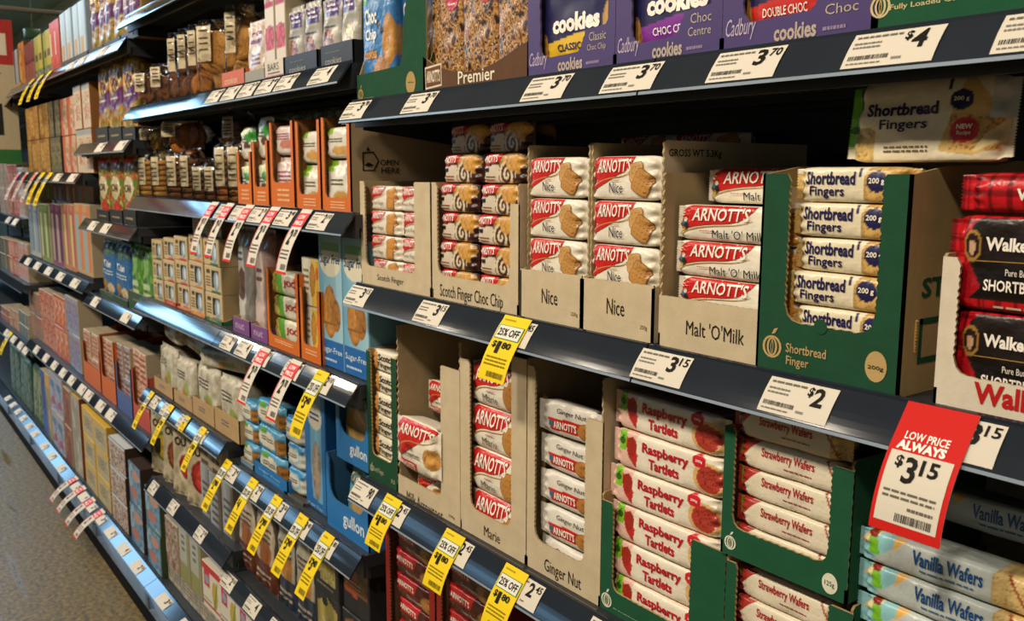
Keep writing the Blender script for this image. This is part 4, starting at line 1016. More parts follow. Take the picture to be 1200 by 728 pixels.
# ------------------------------------------------------------------ far bays: helpers
def hgt(px, py, key, Y): return at(px, py, Y)[2]-ZS[key]
def row(key, pl, pr, n, py, art, desc, place, group, kind='box', Y=.03, d=.12, rows=1, z0=0.0, hh=None, cat=None, name=None, mats=None, gap=.003, jit=.002, side='a89a80', top=None, res=None, seed=0, cols=1, tilt=0.0):
    """n packs between two pixel columns of a shelf; rows on top of each other; py = pixel row of the top edge at the middle"""
    if key == 'K' and Y == .03: Y = .012
    z = ZS[key]; xl, xr = Xon(pl, Y, z+z0), Xon(pr, Y, z+z0); w = (xr-xl)/n
    h = (hh if hh else (hgt((pl+pr)/2, py, key, Y)-z0)/rows)
    cat = cat or {'box': 'box', 'pouch': 'pouch', 'pack': 'pack'}[kind]
    name = name or {'box': 'product_box', 'pouch': 'snack_pouch', 'pack': 'snack_pack'}[kind]
    rr = random.Random(seed+n+int(pl)); out = []
    arts = art if isinstance(art, dict) else {'': art}
    keys = list(arts); protos = {}
    for k in keys:
        gx = res or (max(6, int(w/.004)), max(8, int(h/.004)))
        if kind == 'box': protos[k] = [carton(w-gap, h-.001, d, arts[k], name, mats or 'print', gx[0], gx[1], side, top), False]
        elif kind == 'pouch': protos[k] = [pillow(w-gap, h-.001, d, arts[k], name, mats or 'film', max(12, gx[0]), max(20, gx[1]), axis='z', fin=.008, taper=min(.05, h*.25), p=2.6, seed=seed+3, wr=.003), False]
        else: protos[k] = [pillow(w-gap, h-.001, d, arts[k], name, mats or 'film', max(20, gx[0]), max(12, gx[1]), fin=.006, taper=.02, p=3.2, seed=seed+5, wr=.002), False]
    for r in range(rows):
        for i in range(n):
            k = keys[i % len(keys)]
            bits = [(k+' '+desc).strip()]
            if n > 1: bits.append(ORD[i]+' from left')
            if rows > 1: bits.append({0: 'bottom row', rows-1: 'top row'}.get(r, ORD[r]+' row up'))
            lb = ', '.join(bits)+' '+place
            loc = (xl+(i+.5)*w+rr.uniform(-jit, jit)*.4, Y+rr.uniform(0, jit*3), z+z0+r*h+.0005)
            if not protos[k][1]: o = protos[k][0]; o.location = loc; tag(o, lb, cat, group); protos[k][1] = True
            else: o = dup(protos[k][0], loc, lb, group)
            o.rotation_euler[2] = rr.uniform(-.02, .02)+tilt
            if kind == 'pouch': o.rotation_euler[0] = rr.uniform(-.05, .0)
            out.append(o)
    return out
def lowtray(key, pl, pr, pyf, col, label, Y=.022, d=.2, inner=None, hl=None, hb=None, posts=None, art=(), group=None, m='print', z0=0.0, name='display_carton', **kw):
    """display carton with a low front; pyf = pixel row of the front's rim at the middle; posts = rim height of both corners"""
    z = ZS[key]+z0; xl, xr = Xon(pl, Y, z), Xon(pr, Y, z); w = xr-xl
    hf = at((pl+pr)/2, pyf, Y)[2]-z
    hp = at((pl+pr)/2, posts, Y)[2]-z if posts else hf
    if posts: fr = upoly(w, hp, hp, -w/2+.016, w/2-.016, hf, r=min(.015, w*.1), amp=.001)
    else: fr = [(-w/2, 0), (w/2, 0), (w/2, hf), (-w/2, hf)]
    return tray(w, d, fr, [(0, 0), (d, 0), (d, max(hp, hb or 0)), (.01, hp), (0, hp)], max(hp, hb or 0), col, inner or 'a08a66', art=art, fh=hf, m=m, name=name, label=label, cat='tray', group=group, loc=((xl+xr)/2, Y, z), **kw)

# ------------------------------------------------------------------ biscuits seen through clear wrap
def cookie_mesh(r, t, col, seed=0):
    mb = MB(); rs = np.random.RandomState(seed); n = 20; rings = [(0.0, 1), (.75, 1), (.97, .7), (1.0, .35), (.95, 0), (0.0, 0)]
    v = [(0, 0, t*1.08)]
    for q, h in rings[1:-1]:
        for k in range(n):
            a = k/n*2*math.pi; j = 1+.03*math.sin(a*3+seed)+.02*rs.rand()
            v.append((q*r*j*math.cos(a), q*r*j*math.sin(a), t*h*(1+.12*rs.rand())))
    v.append((0, 0, 0)); f = [(0, 1+k, 1+(k+1) % n) for k in range(n)]
    for q in range(len(rings)-3):
        f += [(1+q*n+k, 1+(q+1)*n+k, 1+(q+1)*n+(k+1) % n, 1+q*n+(k+1) % n) for k in range(n)]
    b = 1+(len(rings)-3)*n; f += [(b+(k+1) % n, b+k, len(v)-1) for k in range(n)]
    mb.add(v, f, col, 0, True)
    return mb
def cookie_stack(label, loc, r, n, t, col, band='d2c2a0', lean=0.0, w=None, text=True):
    """column of biscuits in clear wrap with a kraft paper band"""
    o = empty('wrapped_biscuit_stack', loc, label, 'biscuit stack', 'clear-wrapped biscuit stacks')
    first = None
    for i in range(n):
        if first is None: first = c = cookie_mesh(r, t*.86, col, int(r*9999)+n).build('biscuit', 'food', o)
        else: c = first.copy(); COL.objects.link(c); c.parent = o
        c.location = (lean*i+.001*math.sin(i*2.3), r+.008+.001*math.cos(i*1.7), .004+i*t); c.rotation_euler[2] = i*1.3
    H = n*t+.012
    if band:
        mb = MB(); z0, z1 = H*.30, H*1.0; a0, a1 = -1.85, -.75
        pts = []; N = 8
        for k in range(N+1):
            a = a0+(a1-a0)*k/N; x, y = (r+.004)*math.cos(a), (r+.004)*math.sin(a)+r+.008
            pts += [(x+lean*n*.3, y, z0), (x+lean*n*.8, y, z1)]
        mb.add(pts, [(2*k, 2*k+2, 2*k+3, 2*k+1) for k in range(N)], band)
        for q in (.85, .70, .60, .5, .4):
            aa = [a0+.3, a1-.15]
            mb.add([((r+.005)*math.cos(a)+lean*n*.5, (r+.005)*math.sin(a)+r+.008, H*q+dz) for dz in (0, .004) for a in np.linspace(aa[0], aa[1], 4)], [(k, k+1, k+5, k+4) for k in range(3)], '6a5a40')
        mb.build('paper_band', 'paper', o)
    mb = MB(); N = 20; zs = [0.001, H*.25, H*.5, H*.75, H, H+.018, H+.026]; rr = [1.06, 1.07, 1.06, 1.07, 1.05, .55, .75]
    pts = [((r+.004)*q*math.cos(k/N*2*math.pi)*(1+.03*math.sin(k*5+z*300))+lean*n*z/H, (r+.004)*q*math.sin(k/N*2*math.pi)*(1+.03*math.sin(k*4+z*200))+r+.008, z) for z, q in zip(zs, rr) for k in range(N)]
    mb.add(pts, [(i*N+k, i*N+(k+1) % N, (i+1)*N+(k+1) % N, (i+1)*N+k) for i in range(len(zs)-1) for k in range(N)], 'ffffff', 0, True)
    mb.build('clear_wrap', 'clear', o)
    return o
def cookie_tub(label, loc, w, h, col, r, n=4, band='d2c2a0', group='clear biscuit packs', d=.07, bag=False, rz=.5):
    """flat clear pack with big round biscuits standing on edge behind its label"""
    o = empty('clear_biscuit_pack', (loc[0], loc[1]+.02, loc[2]), label, 'biscuit pack', group, rz)
    rs = random.Random(int(w*9999+h*999+n)); first = None
    for i in range(n):
        if first is None: first = c = cookie_mesh(r, .012, col, n+3).build('biscuit', 'food', o)
        else: c = first.copy(); COL.objects.link(c); c.parent = o
        zz = r+.004+(h-2*r-.03)*(i/max(1, n-1))
        c.location = (rs.uniform(-.15, .15)*w if w > 2*r else 0, .030+.012*(i % 3), zz); c.rotation_euler = (math.pi/2-.15+rs.uniform(-.12, .12), rs.uniform(-.2, .2), rs.uniform(-.35, .35))
    mb = MB(); mb.add([(-w*.46, .0045, h*.45), (-w*.12, .0045, h*.45), (-w*.12, .006, h*.92), (-w*.46, .006, h*.92)], [(0, 1, 2, 3)], band)
    for q in (.85, .75, .68, .6): mb.add([(-w*.40, .0040, h*q), (-w*.18, .0040, h*q), (-w*.18, .0040, h*q+.004), (-w*.40, .0040, h*q+.004)], [(0, 1, 2, 3)], '6a5a48')
    mb.build('paper_label', 'paper', o)
    q = pillow(w, h, d, [('bg', 'ffffff')], 'clear_wrap', 'clear', nx=14, nz=22, axis='z', fin=.01, taper=.04, p=3.5, wr=.004, seed=n); q.parent = o
    return o

TAN, DKB, AMB = 'c89448', '6a4022', 'a8682c'
# shelf with six white tickets
k = 'B1'; z = ZS[k]
for i, (px, w, h, col, n, r, what) in enumerate(((166, .13, .125, DKB, 5, .032, 'clear bag of dark biscuits with kraft label at the left end of its shelf'), (184, .12, .13, DKB, 5, .032, 'clear bag of dark biscuits, second from the left end of its shelf'))):
    cookie_tub(what, (Xon(px, .03, z), .03, z), w, h, col, r, n, bag=True)
for i, (px, what) in enumerate(((201, 'narrow clear dark pack with cream label, first after the two dark bags'), (213, 'narrow clear dark pack with cream label, second after the two dark bags'), (225, 'narrow clear dark pack with cream label beside the big tan cookies'))):
    cookie_tub(what, (Xon(px, .03, z), .03, z), .085, .205, DKB if i < 2 else AMB, .034, 5)
cookie_tub('clear pack of big round tan cookies beside the small orange tray', (Xon(245, .03, z), .03, z), .145, .20, 'b8843e', .058, 4, d=.11)
cookie_tub('clear pack of round tan cookies standing in the small orange tray', (Xon(272, .036, z), .036, z), .10, .215, 'b8843e', .045, 5)
lowtray(k, 260, 287, 83, 'c2581e', 'small orange tray under tan cookies on the upper left shelf', art=[('t', 'cookies', .15, .3, .7, .7, 'e8c8a0')])
row(k, 288, 311, 1, 22, [('bg', 'c9b2a4'), ('fade', 0, .5, 1, 1, 'd4c4b4', 'c0a8a0'), ('lines', .2, .62, .8, .86, 2, '8a5a80'), ('lines', .25, .3, .7, .5, 3, '7a6a70'), ('e', .5, .2, .08, .04, '5a2a4a')], 'pinkish white pouch with small print', 'in the plain grey tray', None, 'pouch', d=.05)
lowtray(k, 287, 311, 82, '8f8a76', 'plain grey-beige tray under the pinkish white pouch')
row(k, 312, 336, 2, -12, [('bg', 'cfc4b4'), ('e', .5, .50, .55, .14, 'a8283a'), ('mot', .05, .36, .95, .62, ['b83048', '8a1c30', 'c84a5a'], 14), ('r', 0, .84, 1, .9, 'a83050'), ('t', 'PB', .2, .86, .7, .95, 'a83050')], 'slim white pack picturing raspberries', 'in the white tray', 'slim raspberry packs', 'box', d=.07)
lowtray(k, 310, 333, 70, 'cdbfa8', 'white tray with pink foot under the slim raspberry packs', art=[('t', 'BARS', .2, .5, .75, .85, '4a4038'), ('lines', .2, .3, .8, .45, 1, '6a5a50'), ('poly', [(0, 0), (1, 0), (1, .25), (0, .25)], 'b06a70')])
GP = [('bg', '9a968c'), ('fade', 0, 0, 1, 1, '8e8a80', 'a6a298'), ('r', .15, .66, .85, .99, 'b4b0a6'), ('r', .3, .70, .95, .90, '4a3470'), ('lines', .35, .74, .9, .88, 2, 'd8d0dc'), ('e', .45, .36, .30, .18, '7a3a20'), ('mot', .25, .22, .65, .5, ['8a4020', '5a2a18', 'b0703a'], 16), ('lines', .2, .54, .8, .60, 1, '4a4640')]
GP2 = [('bg', '9a968c'), ('r', .15, .66, .85, .99, 'b4b0a6'), ('r', .1, .70, .8, .90, '4a3470'), ('lines', .15, .74, .7, .88, 2, 'd8d0dc'), ('e', .45, .36, .34, .17, 'd8cca8'), ('mot', .2, .24, .7, .5, ['c8b88a', 'e0d4b4', 'a89468'], 14)]
row(k, 336, 372, 2, 3, {'grey': GP}, 'pouch with purple label', 'in the left black tray', 'grey purple-label pouches', 'pouch', d=.06, Y=.034)
row(k, 375, 416, 2, -14, {'grey dark-picture': GP, 'grey pale-picture': GP2}, 'pouch with purple label', 'in the right black tray', 'grey purple-label pouches', 'pouch', d=.06, Y=.034)
for a, b, py, nm in ((334, 372, 62, 'left'), (376, 414, 50, 'right')):
    lowtray(k, a, b, py, '24272a', 'black tray lettered cookies under grey pouches, %s of the two' % nm, art=[('t', 'cookies', .16, .18, .66, .46, 'a8a498'), ('lines', .18, .62, .6, .72, 1, '6a6a66')], group='black cookie trays')
row(k, 262, 310, 2, 18, [('bg', 'bdb4a8'), ('lines', .2, .3, .8, .8, 4, '8a7a70')], 'pale bag', 'pushed to the back above the tan cookies', 'pale bags at the back', 'pouch', Y=.2, d=.07)

# shelf with five red hanging tags
k = 'B2'; z = ZS[k]
LST = ((163, .036, 7, TAN, 'light biscuits'), (178, .036, 7, TAN, 'light biscuits'), (196, .044, 7, '7a4a22', 'dark ridged biscuits'), (212, .034, 7, '7a4a22', 'dark biscuits'),
       (226, .034, 5, DKB, 'chocolate biscuits'), (240, .034, 5, DKB, 'chocolate biscuits'), (253, .036, 8, AMB, 'thin brown biscuits'), (268, .040, 8, 'a4672a', 'thin tan biscuits'))
for i, (px, r, n, col, what) in enumerate(LST):
    cookie_stack('clear-wrapped stack of %s with paper band, %s from the left end' % (what, ORD[i]), (Xon(px, .02, z), .02, z), r, n, .0165, col, band='d8caa8' if i != 4 else 'cabd9c')
o = cookie_stack('clear-wrapped stack of dark thin biscuits on top of the others beside the orange trays', (Xon(264, .05, z), .05, z+.148), .042, 5, .0135, '6a4020')
for px, lb, col, n in ((172, 'round clear pack of pale biscuits lying on the left stacks', 'b09048', 3), (206, 'crinkled clear bag of amber biscuits lying on the dark stacks', '9a5a20', 5)):
    o = cookie_tub(lb, (Xon(px, .03, z), .03, z+.148), .11 if n == 3 else .17, .08 if n == 3 else .085, col, .040, n, band='c8b890', d=.1)
OR = 'd06a1c'
SIDE = [('t', 'OPEN', .15, 3.3, .245, 3.7, '1d1812', {'bold': .01}), ('t', 'HERE', .155, 2.75, .25, 3.15, '1d1812', {'bold': .01}), ('t', 'Choc-Coated', .64, 3.3, .88, 3.7, '3a3024'), ('t', 'Finger', .74, 2.75, .88, 3.15, '3a3024'),
        ('poly', [(.06, 2.9), (.06, 4.2), (.067, 4.2), (.067, 2.9)], '1d1812'), ('poly', [(.06, 4.1), (.06, 4.2), (.12, 4.25), (.12, 4.15)], '1d1812'), ('poly', [(.12, 4.2), (.145, 3.6), (.12, 2.9), (.113, 2.9), (.137, 3.6), (.113, 4.2)], '1d1812'),
        ('poly', [(.06, 2.9), (.12, 2.9), (.12, 2.98), (.06, 2.98)], '1d1812'), ('poly', [(.08, 4.3), (.09, 4.6), (.10, 4.3)], '1d1812'), ('poly', [(.07, 3.3), (.09, 3.5), (.12, 3.3), (.09, 3.2)], '1d1812'),
        ('poly', [(.15, .6), (.15, 1.7), (.68, 1.7), (.68, 1.5), (.17, 1.5), (.17, .6)], '1d1812'), ('bars', .24, .9, .62, 1.4, '1d1812')]
WG = [('bg', 'd9d4c6'), ('e', .75, .72, .35, .18, '3c8a3c'), ('e', .4, .86, .4, .12, 'c8d0a8'), ('e', .6, .42, .22, .10, '5a3a28'), ('lines', .15, .5, .6, .66, 2, '5a5850'), ('e', .3, .2, .2, .1, 'b8b49c')]
WP = [('bg', 'd9cfc4'), ('e', .6, .35, .3, .16, 'c07a68'), ('lines', .15, .5, .75, .75, 3, 'a8506a'), ('e', .5, .9, .5, .1, 'd8c0b8')]
WY = [('bg', 'dcd6c8'), ('r', 0, .78, .35, 1, '8ab83a'), ('lines', .2, .5, .7, .66, 2, '6a6a50'), ('e', .6, .25, .3, .15, 'c89a50')]
for i, (a, b, rim, post, art, n, what) in enumerate(((279, 296, 216, 178, WG, 1, 'white and green'), (297, 316, 219, 165, WG, 1, 'white and green'), (318, 346, 214, 142, WP, 1, 'white and pink'), (348, 377, 228, 141, WY, 1, 'white and lime'), (378, 412, 232, 136, WY, 1, 'white and lime'))):
    lowtray(k, a, b, rim, OR, 'orange tray holding %s pouches on the red-tag shelf, %s of five from left' % (what, ORD[i]), posts=post, art=[('lines', .3, .2, .8, .8, 3, 'e8b888')], group='orange pouch trays', d=.26 if i < 4 else .44, inner='8a5a30', hb=.21, **(dict(side_col='a89272', side_art=SIDE) if i == 4 else {}))
    row(k, a+1.5, b-1, n, (182, 180, 176, 186, 180)[i]+8, art, what+' pouch', 'in the %s orange tray, lower layer' % ORD[i], 'pouches in orange trays', 'pouch', Y=.028, d=.08)
    row(k, a+1.5, b-1, n, (150, 138, 148, 155, 150)[i]-2, art, what+' pouch', 'in the %s orange tray, upper layer' % ORD[i], 'pouches in orange trays', 'pack', Y=.032, d=.08, z0=hgt((a+b)/2, (182, 180, 176, 186, 180)[i]+6, k, .035))
row(k, 285, 405, 5, 120, [('bg', '3a3a30'), ('mot', 0, 0, 1, 1, ['4a5a38', '7a8a60', '2a241c', '5a4030'], 6)], 'dark green pouch top', 'lying behind the orange trays', 'pouches behind orange trays', 'pack', Y=.15, d=.1, z0=.185, hh=.05)

# bright-edged shelf
k = 'B3'; z = ZS[k]
def window_box_art(c): return [('bg', 'c3ad84'), ('r', .42, .18, .88, .86, '221c16'), ('e', .72, .45, .18, .38, '8a9aa8'), ('e', .76, .5, .08, .25, 'c8d4dc'), ('r', .10, .70, .34, .86, '4a3a28'), ('lines', .08, .2, .36, .62, 4, '6a583c'), ('r', .4, .0, .95, .10, c)]
for i, (a, b, c, cn) in enumerate(((180, 192, '2f6a48', 'green'), (193, 206, 'c0402c', 'red'), (207, 222, 'c83a34', 'red'), (223, 240, 'd07a28', 'orange'), (241, 260, '2f6a44', 'green'))):
    row(k, a, b, 1, (282, 280, 278, 276, 280)[i], window_box_art(c), 'kraft box with window', 'in the %s column of kraft boxes' % ORD[i], 'windowed kraft boxes', 'box', rows=3, d=.1, gap=.004, side='ab946c', Y=.034)
    lowtray(k, a, b+.5, (347, 353, 362, 368, 374)[i]+(0 if i else 6), c, '%s tray under the %s column of windowed kraft boxes' % (cn, ORD[i]), Y=.026, d=.14 if i < 4 else .30, hb=.10 if i == 4 else None, art=[('lines', .25, .3, .75, .7, 2, 'd8c8b0')], group='coloured trays under kraft boxes')
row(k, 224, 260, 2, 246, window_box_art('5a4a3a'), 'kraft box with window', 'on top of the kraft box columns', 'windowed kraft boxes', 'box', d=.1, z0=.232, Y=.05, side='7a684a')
GB = [('bg', '8e8c88'), ('fade', 0, 0, 1, .9, '9a9894', '78746e'), ('p', [(.1, .05), (.1, .75), (.45, .9), (.6, .3), (.5, .05)], 'c4c0b8'), ('e', .35, .45, .22, .16, '6a4030'), ('lines', .12, .66, .45, .78, 2, '4a5a8a')]
PB = [('bg', 'b59a94'), ('fade', 0, 0, 1, 1, 'c0aaa4', '8a6a66'), ('p', [(.1, .0), (.2, .7), (.5, .85), (.7, .2), (.6, 0)], 'c8b4ac'), ('lines', .2, .5, .5, .66, 2, '7a4a58')]
row(k, 276, 316, 2, 268, {'grey': GB, 'pink-grey': PB}, 'glossy pouch', 'in the purple tray', 'glossy pouches in the purple tray', 'pouch', d=.09, Y=.04)
for a, b, w_ in ((273, 293, 'left'), (294, 315, 'right')): lowtray(k, a, b, 374 if w_ == 'left' else 383, '7a4a86', 'purple tray under glossy pouches, %s half' % w_, art=[('t', 'nut', .2, .3, .7, .7, 'd0b8d4')], group='purple trays')
lowtray(k, 314, 352, 397, OR, 'orange tray with red-lettered packs on the bright-edged shelf', posts=318, art=[('lines', .25, .45, .8, .8, 2, 'e8c090')], d=.26, inner='8a5a30', hb=.19)
JP = [('bg', 'd4cdb8'), ('mot', 0, 0, .34, 1, ['b8a850', 'c8b860', '8a8038'], 8), ('p', [(.34, 0), (.22, 1), (.40, 1), (.52, 0)], '5a9a3a'), ('t', 'JOC', .55, .35, .95, .7, 'b02c2c', {'bold': .04}), ('r', .9, .0, 1, 1, 'c06a5a')]
row(k, 318, 349, 1, 320, JP, 'olive and white pack with red letters', 'in the orange tray beside the purple one', 'red-lettered packs', 'pack', rows=3, z0=.012, d=.09, Y=.036)
lowtray(k, 353, 377, 406, OR, 'narrow orange tray with yellow wafer packs beside the blue boxes', posts=340, art=[('lines', .25, .4, .8, .8, 2, 'e8c090')], d=.22, inner='8a5a30', hb=.19)
row(k, 355, 376, 1, 303, [('bg', 'd6d0bc'), ('p', [(.55, 0), (.5, 1), (1, 1), (1, 0)], 'd8b040'), ('ck', .6, .55, .16, .36, 'b88438'), ('e', .88, .7, .1, .14, 'c86a28'), ('lines', .1, .3, .4, .8, 4, '8a8470')], 'yellow and white wafer pack', 'in the narrow orange tray', 'yellow wafer packs', 'box', rows=2, d=.08, z0=.01, Y=.034)
SF = [('bg', '7fb2c8'), ('fade', 0, .2, 1, 1, '6aa4c0', '9cc4d4'), ('r', 0, 0, 1, .20, '1f62a8'), ('e', .5, .80, .46, .115, 'd8d4bc'), ('r', .1, .88, .9, .94, '6a9a4a'), ('ck', .45, .42, .30, .20, 'b8803c'), ('ck', .72, .40, .2, .12, 'a87030'), ('p', [(.15, .32), (.75, .32), (.75, .34), (.15, .34)], '8a5a28'),
      ('t', 'Sugar Free', .08, .755, .92, .845, '1c3a6a', {'bold': .012, 'shear': .2, 'rise': .1}), ('t', 'Sugar-Free', .06, .10, .94, .16, 'c8d8e4', {'bold': .01}), ('lines', .1, .04, .7, .08, 1, 'b8cce0')]
xl = Xon(376.5, .03, z); wv = (-1.606-xl)/2
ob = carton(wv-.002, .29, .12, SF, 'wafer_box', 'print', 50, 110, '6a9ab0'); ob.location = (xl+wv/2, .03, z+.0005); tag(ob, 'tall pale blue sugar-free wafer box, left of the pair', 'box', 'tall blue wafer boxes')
dup(ob, (xl+wv*1.5, .03, z+.0005), 'tall pale blue sugar-free wafer box, right of the pair', 'tall blue wafer boxes')

# shelf of crumpled grey pouches
k = 'B4l'; z = ZS[k]
CR = [('bg', 'b3ac9a'), ('mot', 0, 0, 1, 1, ['b8b2a0', 'aaa490', 'c0baa8'], 5), ('e', .62, .34, .16, .14, '8a9a50'), ('e', .5, .28, .08, .06, 'c06a30'), ('lines', .15, .55, .6, .75, 3, '4a463c')]
for i, (a, b, py) in enumerate(((181, 203, 448), (204, 226, 463), (226, 252, 472), (252, 281, 486))):
    lowtray(k, a, b, py, 'b0936a', 'low kraft tray of crumpled grey pouches, %s of four from left' % ORD[i], d=.2, art=[('lines', .3, .4, .6, .7, 2, '6a6a80')], m='card', group='kraft pouch trays')
    row(k, a+1, b-1, 1, py-40, CR, 'crumpled grey pouch', 'standing in the %s kraft tray' % ORD[i], 'crumpled grey pouches', 'pouch', Y=.03, d=.10, seed=i*3, mats='matt_film', jit=.004)
for i, (a, b, py, z0, y) in enumerate(((184, 214, 405, .16, .05), (210, 245, 412, .155, .06), (238, 280, 436, .15, .05), (212, 234, 388, .17, .12), (246, 272, 398, .165, .13))):
    o = row(k, a, b, 1, 0, CR, 'crumpled grey pouch', 'lying %s on the pouches in kraft trays' % ('left', 'mid', 'right', 'top left', 'top right')[i], 'crumpled grey pouches', 'pack', Y=y, d=.14, z0=z0, hh=.058, seed=i*5+1, mats='matt_film')[0]
    o.rotation_euler = (0, .10 if i % 2 else -.05, .15*(i % 3-1)); o.location[2] += .012

# shelf of bright blue trays
k = 'B4r'; z = ZS[k]
BL = '2272b4'
BP = [('bg', '3a88b4'), ('fade', 0, 0, 1, 1, '3080b0', '5a9cc0'), ('e', .45, .5, .36, .36, 'd4d0bc'), ('lines', .25, .42, .7, .62, 2, '3a3a50'), ('e', .30, .82, .14, .12, '5a9a4a'), ('ck', .88, .4, .14, .34, '9a6a30')]
row(k, 283, 300, 1, 472, BP, 'pale blue pack with cream oval', 'in the leftmost column of the blue trays', 'pale blue biscuit packs', 'pack', rows=3, d=.08, Y=.034)
lowtray(k, 282, 297, 541, '6a8aa0', 'grey-blue tray under the leftmost column of pale blue packs', d=.2)
lowtray(k, 298, 337, 552, BL, 'bright blue low tray with a torn front, left of the blue group', posts=None, d=.28, hb=.24, inner='1f4a70', art=[('t', 'Sugar Free', .15, .45, .8, .7, '8ac0e0', {'bold': .01}), ('lines', .3, .2, .8, .35, 1, '7ab0d8')])
row(k, 301, 331, 1, 474, BP, 'blue pack with cream oval', 'in the low blue tray', 'blue biscuit packs', 'pack', rows=3, d=.09, Y=.034)
lowtray(k, 333, 356, 583, '5a564e', 'dark grey tray with white and blue oval packs among the blue trays', posts=None, d=.26, hb=.26, inner='4a463e')
row(k, 334, 355, 1, 492, [('bg', 'c8c8bc'), ('r', 0, .7, 1, 1, '3a80b0'), ('e', .4, .5, .4, .34, '8ab8d0'), ('e', .4, .5, .3, .24, 'd4d0c0'), ('lines', .2, .42, .6, .6, 2, '2a3a5a')], 'white pack with blue oval', 'in the dark grey tray', 'white oval packs', 'pack', rows=3, d=.09, Y=.03, z0=.006)
SB = [('bg', '2470b0'), ('r', .28, .0, .80, 1, '6aa0bc'), ('e', .52, .80, .34, .11, 'ccc8b4'), ('ck', .55, .34, .2, .25, '9a8878'), ('p', [(0, 0), (0, .35), (.3, .30), (.35, .10), (1, .06), (1, 0)], '1f66a8'), ('lines', .3, .76, .72, .84, 2, '2a4a7a'), ('t', 'sugar free', .12, .015, .8, .05, 'a8c8e0')]
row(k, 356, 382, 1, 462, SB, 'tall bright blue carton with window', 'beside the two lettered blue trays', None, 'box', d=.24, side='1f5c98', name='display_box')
GU = [('t', 'gullon', .42, .22, .92, .50, 'd8e4ee', {'bold': .02})]
xl = Xon(383, .022, z); xr = -1.61
def gtray(z0, h, label, y=.022, w=None):
    w = w or xr-xl
    tray(w, .26, upoly(w, h, h*.72, -w/2+.02, w/2-.02, h*.42, r=.03), [(0, 0), (.26, 0), (.26, h), (0, h)], h, BL, '3a6a90', fh=h*.42, art=[('t', 'gullon', .42, .25, .90, .80, 'd8e4ee', {'bold': .02})], label=label, cat='tray', loc=(xr-w/2, y, z+z0), m='print', group='bright blue lettered trays')
gtray(0, .165, 'lower bright blue tray with white lettering at the shelf end'); gtray(.166, .14, 'upper bright blue tray with white lettering, stacked at the shelf end', .03, (xr-xl)*.8)
AC = [('bg', '2a98b8'), ('fade', 0, 0, 1, 1, '3aa8c0', '8ac0c8'), ('e', .5, .45, .4, .32, 'b0905a'), ('r', 0, .75, 1, 1, '4a6a58'), ('t', 'Sugar Free', .1, .78, .9, .92, 'd8d8cc')]
for z0, lb in ((.004, 'teal pouch slumped in the lower lettered blue tray'), (.170, 'teal pouch standing in the upper lettered blue tray')):
    o = pillow(.13, .135 if z0 < .1 else .15, .07, AC, 'snack_pouch', 'film', 24, 28, axis='z', p=2.6, wr=.004, seed=4); o.location = (xr-.10, .045, z+z0); o.rotation_euler = (-.05, .12 if z0 < .1 else 0, 0); tag(o, lb, 'pouch', 'teal pouches')

# beige pouches with bowls
k = 'B5l'
def bowl(c, c2, c3=None): return [('bg', 'b4a88c'), ('mot', 0, .0, 1, 1, ['b8ac90', 'aea286'], 6), ('e', .62, .42, .40, .22, c2), ('e', .62, .42, .31, .17, c), ('mot', .42, .34, .85, .5, [c, c3 or c2, c], 18), ('t', 'OUP', .15, .68, .75, .80, '2a241c', {'bold': .04}), ('lines', .15, .84, .7, .92, 1, '5a5040')]
row(k, 182, 240, 4, 496, {'beige yellow-bowl': bowl('b89a30', '5a6a2a', 'd0b040'), 'beige brown-bowl': bowl('8a4a28', '5a2a18'), 'beige red-bowl': bowl('9a2420', 'c8c0a8', 'b83a30'), 'beige crimson-bowl': bowl('a82a24', '7a1a18', 'c04a38')}, 'soup pouch', 'under the kraft trays', 'beige soup pouches', 'pouch', d=.07, mats='matt_film', jit=.004, tilt=.35)
row(k, 232, 262, 2, 500, [('bg', 'a89c84'), ('lines', .2, .4, .7, .8, 4, '5a5244')], 'plain beige pouch', 'at the right end of the soup pouches', 'beige soup pouches', 'pouch', d=.07, mats='matt_film', jit=.004)
# low shelf of wafers
k = 'B5r'
SI = [('bg', '8a8e92'), ('fade', 0, 0, 1, 1, 'a0a6aa', '6a6e70'), ('lines', .2, .2, .8, .8, 6, '5a5650'), ('r', .86, 0, 1, 1, '5a5040')]
row(k, 236, 274, 3, 560, SI, 'silver-grey slim box', 'at the left end of the low wafer shelf', 'silver slim boxes', 'box', d=.12, side='70685c')
def arch(c, base, pic): return [('bg', '4a443c'), ('p', [(.08, .30), (.08, .72), (.3, .92), (.5, .97), (.7, .92), (.92, .72), (.92, .30)], c), ('e', .55, .46, .28, .16, pic), ('r', 0, 0, 1, .34, base), ('lines', .2, .56, .8, .74, 3, '5a4a3a'), ('lines', .15, .1, .8, .24, 2, 'a89a88')]
row(k, 275, 322, 2, 585, arch('bcae98', '5a2c1c', '9a5a2a'), 'brown-footed pouch with cream arch', 'on the low wafer shelf', 'cream-arch pouches', 'pouch', d=.08, seed=2)
row(k, 323, 368, 2, 617, arch('b4b0a0', '283448', 'b8803a'), 'navy-footed pouch with cream arch', 'on the low wafer shelf', 'cream-arch pouches', 'pouch', d=.08, seed=3)
WF = [('bg', '2a2c30'), ('p', [(.08, .35), (.08, .8), (.5, .95), (.9, .8), (.9, .2)], 'a89a50'), ('e', .4, .86, .12, .08, '1a1c20'), ('mot', .3, .2, .85, .6, ['b0a468', '988a48', 'c0b480'], 10), ('lines', .15, .1, .8, .2, 1, '7a7668')]
row(k, 369, 398, 1, 632, WF, 'dark box with yellow wafer picture', 'beside the orange wafer box', 'yellow wafer boxes', 'box', rows=2, d=.14, side='3a3a3c')
